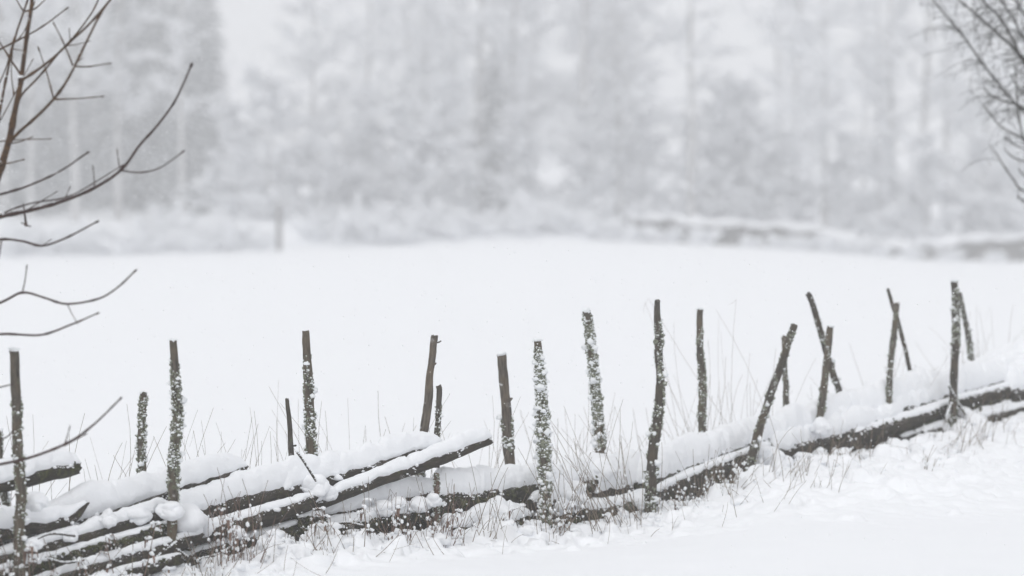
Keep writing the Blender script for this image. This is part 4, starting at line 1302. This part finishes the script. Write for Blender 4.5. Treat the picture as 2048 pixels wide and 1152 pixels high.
USED = set()
def plant(kind, k, px, Y, sc, name, label, cat, group, rz, wide=1.0):
    if label in USED and ', above ' in label:
        label = label.replace(' at the field edge, above ', ', far up right of ').replace(' fronting the wood, above ', ' fronting the wood, just right of the one above ')
    USED.add(label)
    X = (px - 1024) / FPX * Y
    zz = gz_at(X, Y)
    o = empty(name, (X, Y, zz - .05), label, cat, group)
    o.rotation_euler = (0, 0, rz)
    o.scale = (sc * wide, sc * wide, sc)
    for (nm, me, m_) in PROTO[kind][k % len(PROTO[kind])]:
        if not me.materials:
            me.materials.append(m_)
        c = bpy.data.objects.new(nm, me)
        COL.objects.link(c)
        c.parent = o
        if nm != 'trunk':
            c['kind'] = 'stuff'
    return o

rg = random.Random(2024)
# dark spruces on the left
for k in range(18):
    px = -110 + 31 * k + rg.uniform(-16, 16)
    if px > 425:
        px = rg.uniform(-80, 400)
    plant('spruce', rg.randint(0, 2), px, rg.uniform(119, 142), rg.uniform(.8, 1.15), 'spruce_tree', 'dark tall spruce in the dense stand at the left end of the far wood', 'tree', 'dark spruces left of the bright gap', rg.uniform(0, 6.28))
# leafless trees, three rows
def row(n, x0, x1, Y0, Y1, kinds, gaps=(), front=False):
    for k in range(n):
        px = x0 + (x1 - x0) * (k + rg.uniform(.15, .85)) / n
        if any(a < px < b for a, b in gaps):
            continue
        kd = rg.choice(kinds)
        nm, lab, grp = {'birch': ('birch_tree', 'tall snow-laden leafless tree deep in the hazy wood beyond the field', 'snow-laden leafless trees of the far wood'),
                        'bare': ('deciduous_tree', 'grey bare-trunked tree deep in the far wood', 'grey bare trees of the far wood')}[kd]
        if front:
            lab = {'birch': 'tall snowy tree fronting the wood, above ', 'bare': 'grey-trunked tree fronting the wood, above '}[kd] + above(px)
        plant(kd, rg.randint(0, 2), px, rg.uniform(Y0, Y1), rg.uniform(.85, 1.12), nm, lab, 'tree', grp, rg.uniform(0, 6.28))
GAP = ((478, 575), (1425, 1530))
row(15, 600, 2120, 114, 122, ['birch', 'bare', 'bare'], GAP, True)
row(13, 620, 2150, 126, 140, ['bare', 'birch'], ((1400, 1540), (690, 790)))
row(8, 800, 2200, 146, 165, ['bare', 'birch'], ((1400, 1540),))
row(7, -100, 420, 140, 155, ['birch', 'bare'])
row(5, -60, 390, 113, 118, ['bare', 'birch', 'bare'], (), True)
plant('rusty', 0, 1237, 116, 1.0, 'rusty_tree', 'slim tree with a faint rust-coloured crown in the middle of the wood', 'tree', None, 1.0)
plant('sapling', 0, 538, 112.5, .9, 'snowy_sapling', 'small pale rounded snow-coated tree behind the lone pole', 'tree', None, .3, 1.2)
plant('white_spruce', 1, 985, 118, .95, 'white_spruce', 'snow-covered conifer among leafless trees near the centre of the wood', 'tree', None, 2.0)
for q, (px, Y, k, s) in enumerate([(640, 113, 2, 1.0), (735, 113.5, 1, 1.0), (815, 112.5, 2, 1.2), (890, 113, 0, .9), (1040, 114, 1, .9), (1180, 115, 2, 1.1), (1390, 116, 2, 1.1), (1290, 116, 1, .8), (1440, 117, 0, .95), (1495, 118, 1, 1.1), (1530, 116, 2, 1.0), (1760, 114, 1, .8), (1940, 113.5, 2, 1.1),
                                   (1580, 116, 2, 1.0), (1690, 115, 1, .8), (1850, 113, 2, 1.1), (2030, 113, 1, .9), (470, 114, 2, 1.1)]):
    plant('sapling', k, px, Y, s, 'snowy_sapling', 'small snow-coated tree at the field edge, above ' + above(px), 'tree', 'snow-coated small trees at the field edge', rg.uniform(0, 6.28), 1.1)
for q, (px, Y, k, s) in enumerate([(30, 108.5, 2, 1.0), (110, 109, 0, 1.1), (190, 108.3, 2, .9), (255, 107.5, 1, 1.2), (310, 107.6, 0, 1.1), (330, 109.5, 2, 1.1), (400, 107.6, 1, .9), (455, 108.5, 2, 1.0),
                                   (490, 108, 0, .9), (620, 110, 1, 1.2), (690, 110, 0, 1.1), (745, 109, 2, 1.1), (800, 108.6, 0, 1.1), (860, 110, 2, 1.0), (905, 109.4, 1, 1.1), (960, 110, 0, 1.0),
                                   (1060, 110, 2, 1.0), (1140, 110, 0, 1.1), (1190, 109, 1, 1.1), (1235, 108, 0, .9), (1270, 106.4, 1, .9), (1335, 106.2, 0, .7), (1405, 105.8, 1, .9), (1500, 105.8, 1, .6), (1565, 105.8, 0, .6), (1610, 105.8, 1, .7), (1655, 105.8, 1, .9), (1712, 105.8, 0, .6),
                                   (1765, 105.8, 1, .6), (1820, 105.6, 1, .6), (1900, 105.6, 0, .5), (1985, 105.6, 1, .55)]):
    plant('bush', k, px, Y, s, 'snowy_bush', ('wide' if k == 2 else 'low') + ' snow-laden bush at the field edge, above ' + above(px), 'bush', 'snowed-in bushes at the field edge', rg.uniform(0, 6.28), 1.1)

# lone pole at the far edge
pY = 106.0
pb, pt = at(558, 503, pY), at(558, 408, pY)
po = empty('marker_pole', (pb[0], pb[1], gz_at(pb[0], pb[1])), 'lone slim grey pole standing at the far edge of the field', 'pole')
mb = MB()
Pp, rp = resample(np.array([[pb[0], pb[1], gz_at(pb[0], pb[1]) - .4], (pb + pt) / 2, pt]), [.13, .125, .12], .1)
tube(mb, Pp, rp, 12, .05, .05, 2)
mb.build('shaft', M['pole'], po)
mb = MB()
blobs(mb, [pt + np.array([0, 0, .03])], [.13], ICO2, (1, 1, .55), .15)
mb.build('snow_cap', M['snow'], po)

# ------------------------------------------------------------------ falling snow
def flakes(n, y0, y1, r0, r1, zmin=0.02, wide=1.25):
    u = RNG.random(n)
    Y = (y0 ** 3 + u * (y1 ** 3 - y0 ** 3)) ** (1 / 3)
    X = RNG.uniform(-.5, .5, n) * Y * 2048 / FPX * wide
    Z = CAM_H + Y * RNG.uniform(-(1250 - HORIZON) / FPX, (HORIZON + 90) / FPX, n)
    ok = Z > zmin
    C = np.stack([X, Y, Z], 1)[ok]
    n = len(C)
    v = np.array([[1, 0, 0], [-1, 0, 0], [0, 1, 0], [0, -1, 0], [0, 0, 1], [0, 0, -1]], float)
    f = np.array([[0, 2, 4], [2, 1, 4], [1, 3, 4], [3, 0, 4], [2, 0, 5], [1, 2, 5], [3, 1, 5], [0, 3, 5]])
    V = v[None] * RNG.uniform(r0, r1, (n, 1, 1)) * RNG.uniform(.6, 1.3, (n, 6, 1)) + RNG.normal(0, r0 * .15, (n, 6, 3))
    F = (f[None] + (np.arange(n) * 6)[:, None, None]).reshape(-1, 3)
    return (V + C[:, None, :]).reshape(-1, 3), F
mb = MB()
for args in ((8000, 7.5, 15, .0018, .0038), (16000, 15, 32, .003, .0062, 1.35)):
    mb.add(*flakes(*args))
fs = mb.build('falling_snow', M['flake'], smooth=False, kind='stuff')
tag(fs, 'fine snowflakes falling through the air over the whole scene', 'snow')

# ------------------------------------------------------------------ hazy snow-filled air
hz = bpy.data.meshes.new('haze')
x0, x1, y0, y1, z0, z1 = -310, 310, -60, 310, -3.0, 36.0
hz.from_pydata([(x0, y0, z0), (x1, y0, z0), (x1, y1, z0), (x0, y1, z0), (x0, y0, z1), (x1, y0, z1), (x1, y1, z1), (x0, y1, z1)], [],
               [(3, 2, 1, 0), (4, 5, 6, 7), (0, 1, 5, 4), (1, 2, 6, 5), (2, 3, 7, 6), (3, 0, 4, 7)])
ho = bpy.data.objects.new('haze', hz)
COL.objects.link(ho)
ho['kind'] = 'stuff'
tag(ho, 'pale snow-filled haze veiling the far wood', 'haze')
hm = bpy.data.materials.new('haze_air')
hm.use_nodes = True
hm.node_tree.nodes.clear()
_o = hm.node_tree.nodes.new('ShaderNodeOutputMaterial')
_v = hm.node_tree.nodes.new('ShaderNodeVolumePrincipled')
_v.inputs['Color'].default_value = (0.96, 0.965, 0.975, 1)
_v.inputs['Density'].default_value = HAZE_DENSITY
_v.inputs['Anisotropy'].default_value = 0.2
hm.node_tree.links.new(_v.outputs[0], _o.inputs['Volume'])
hz.materials.append(hm)
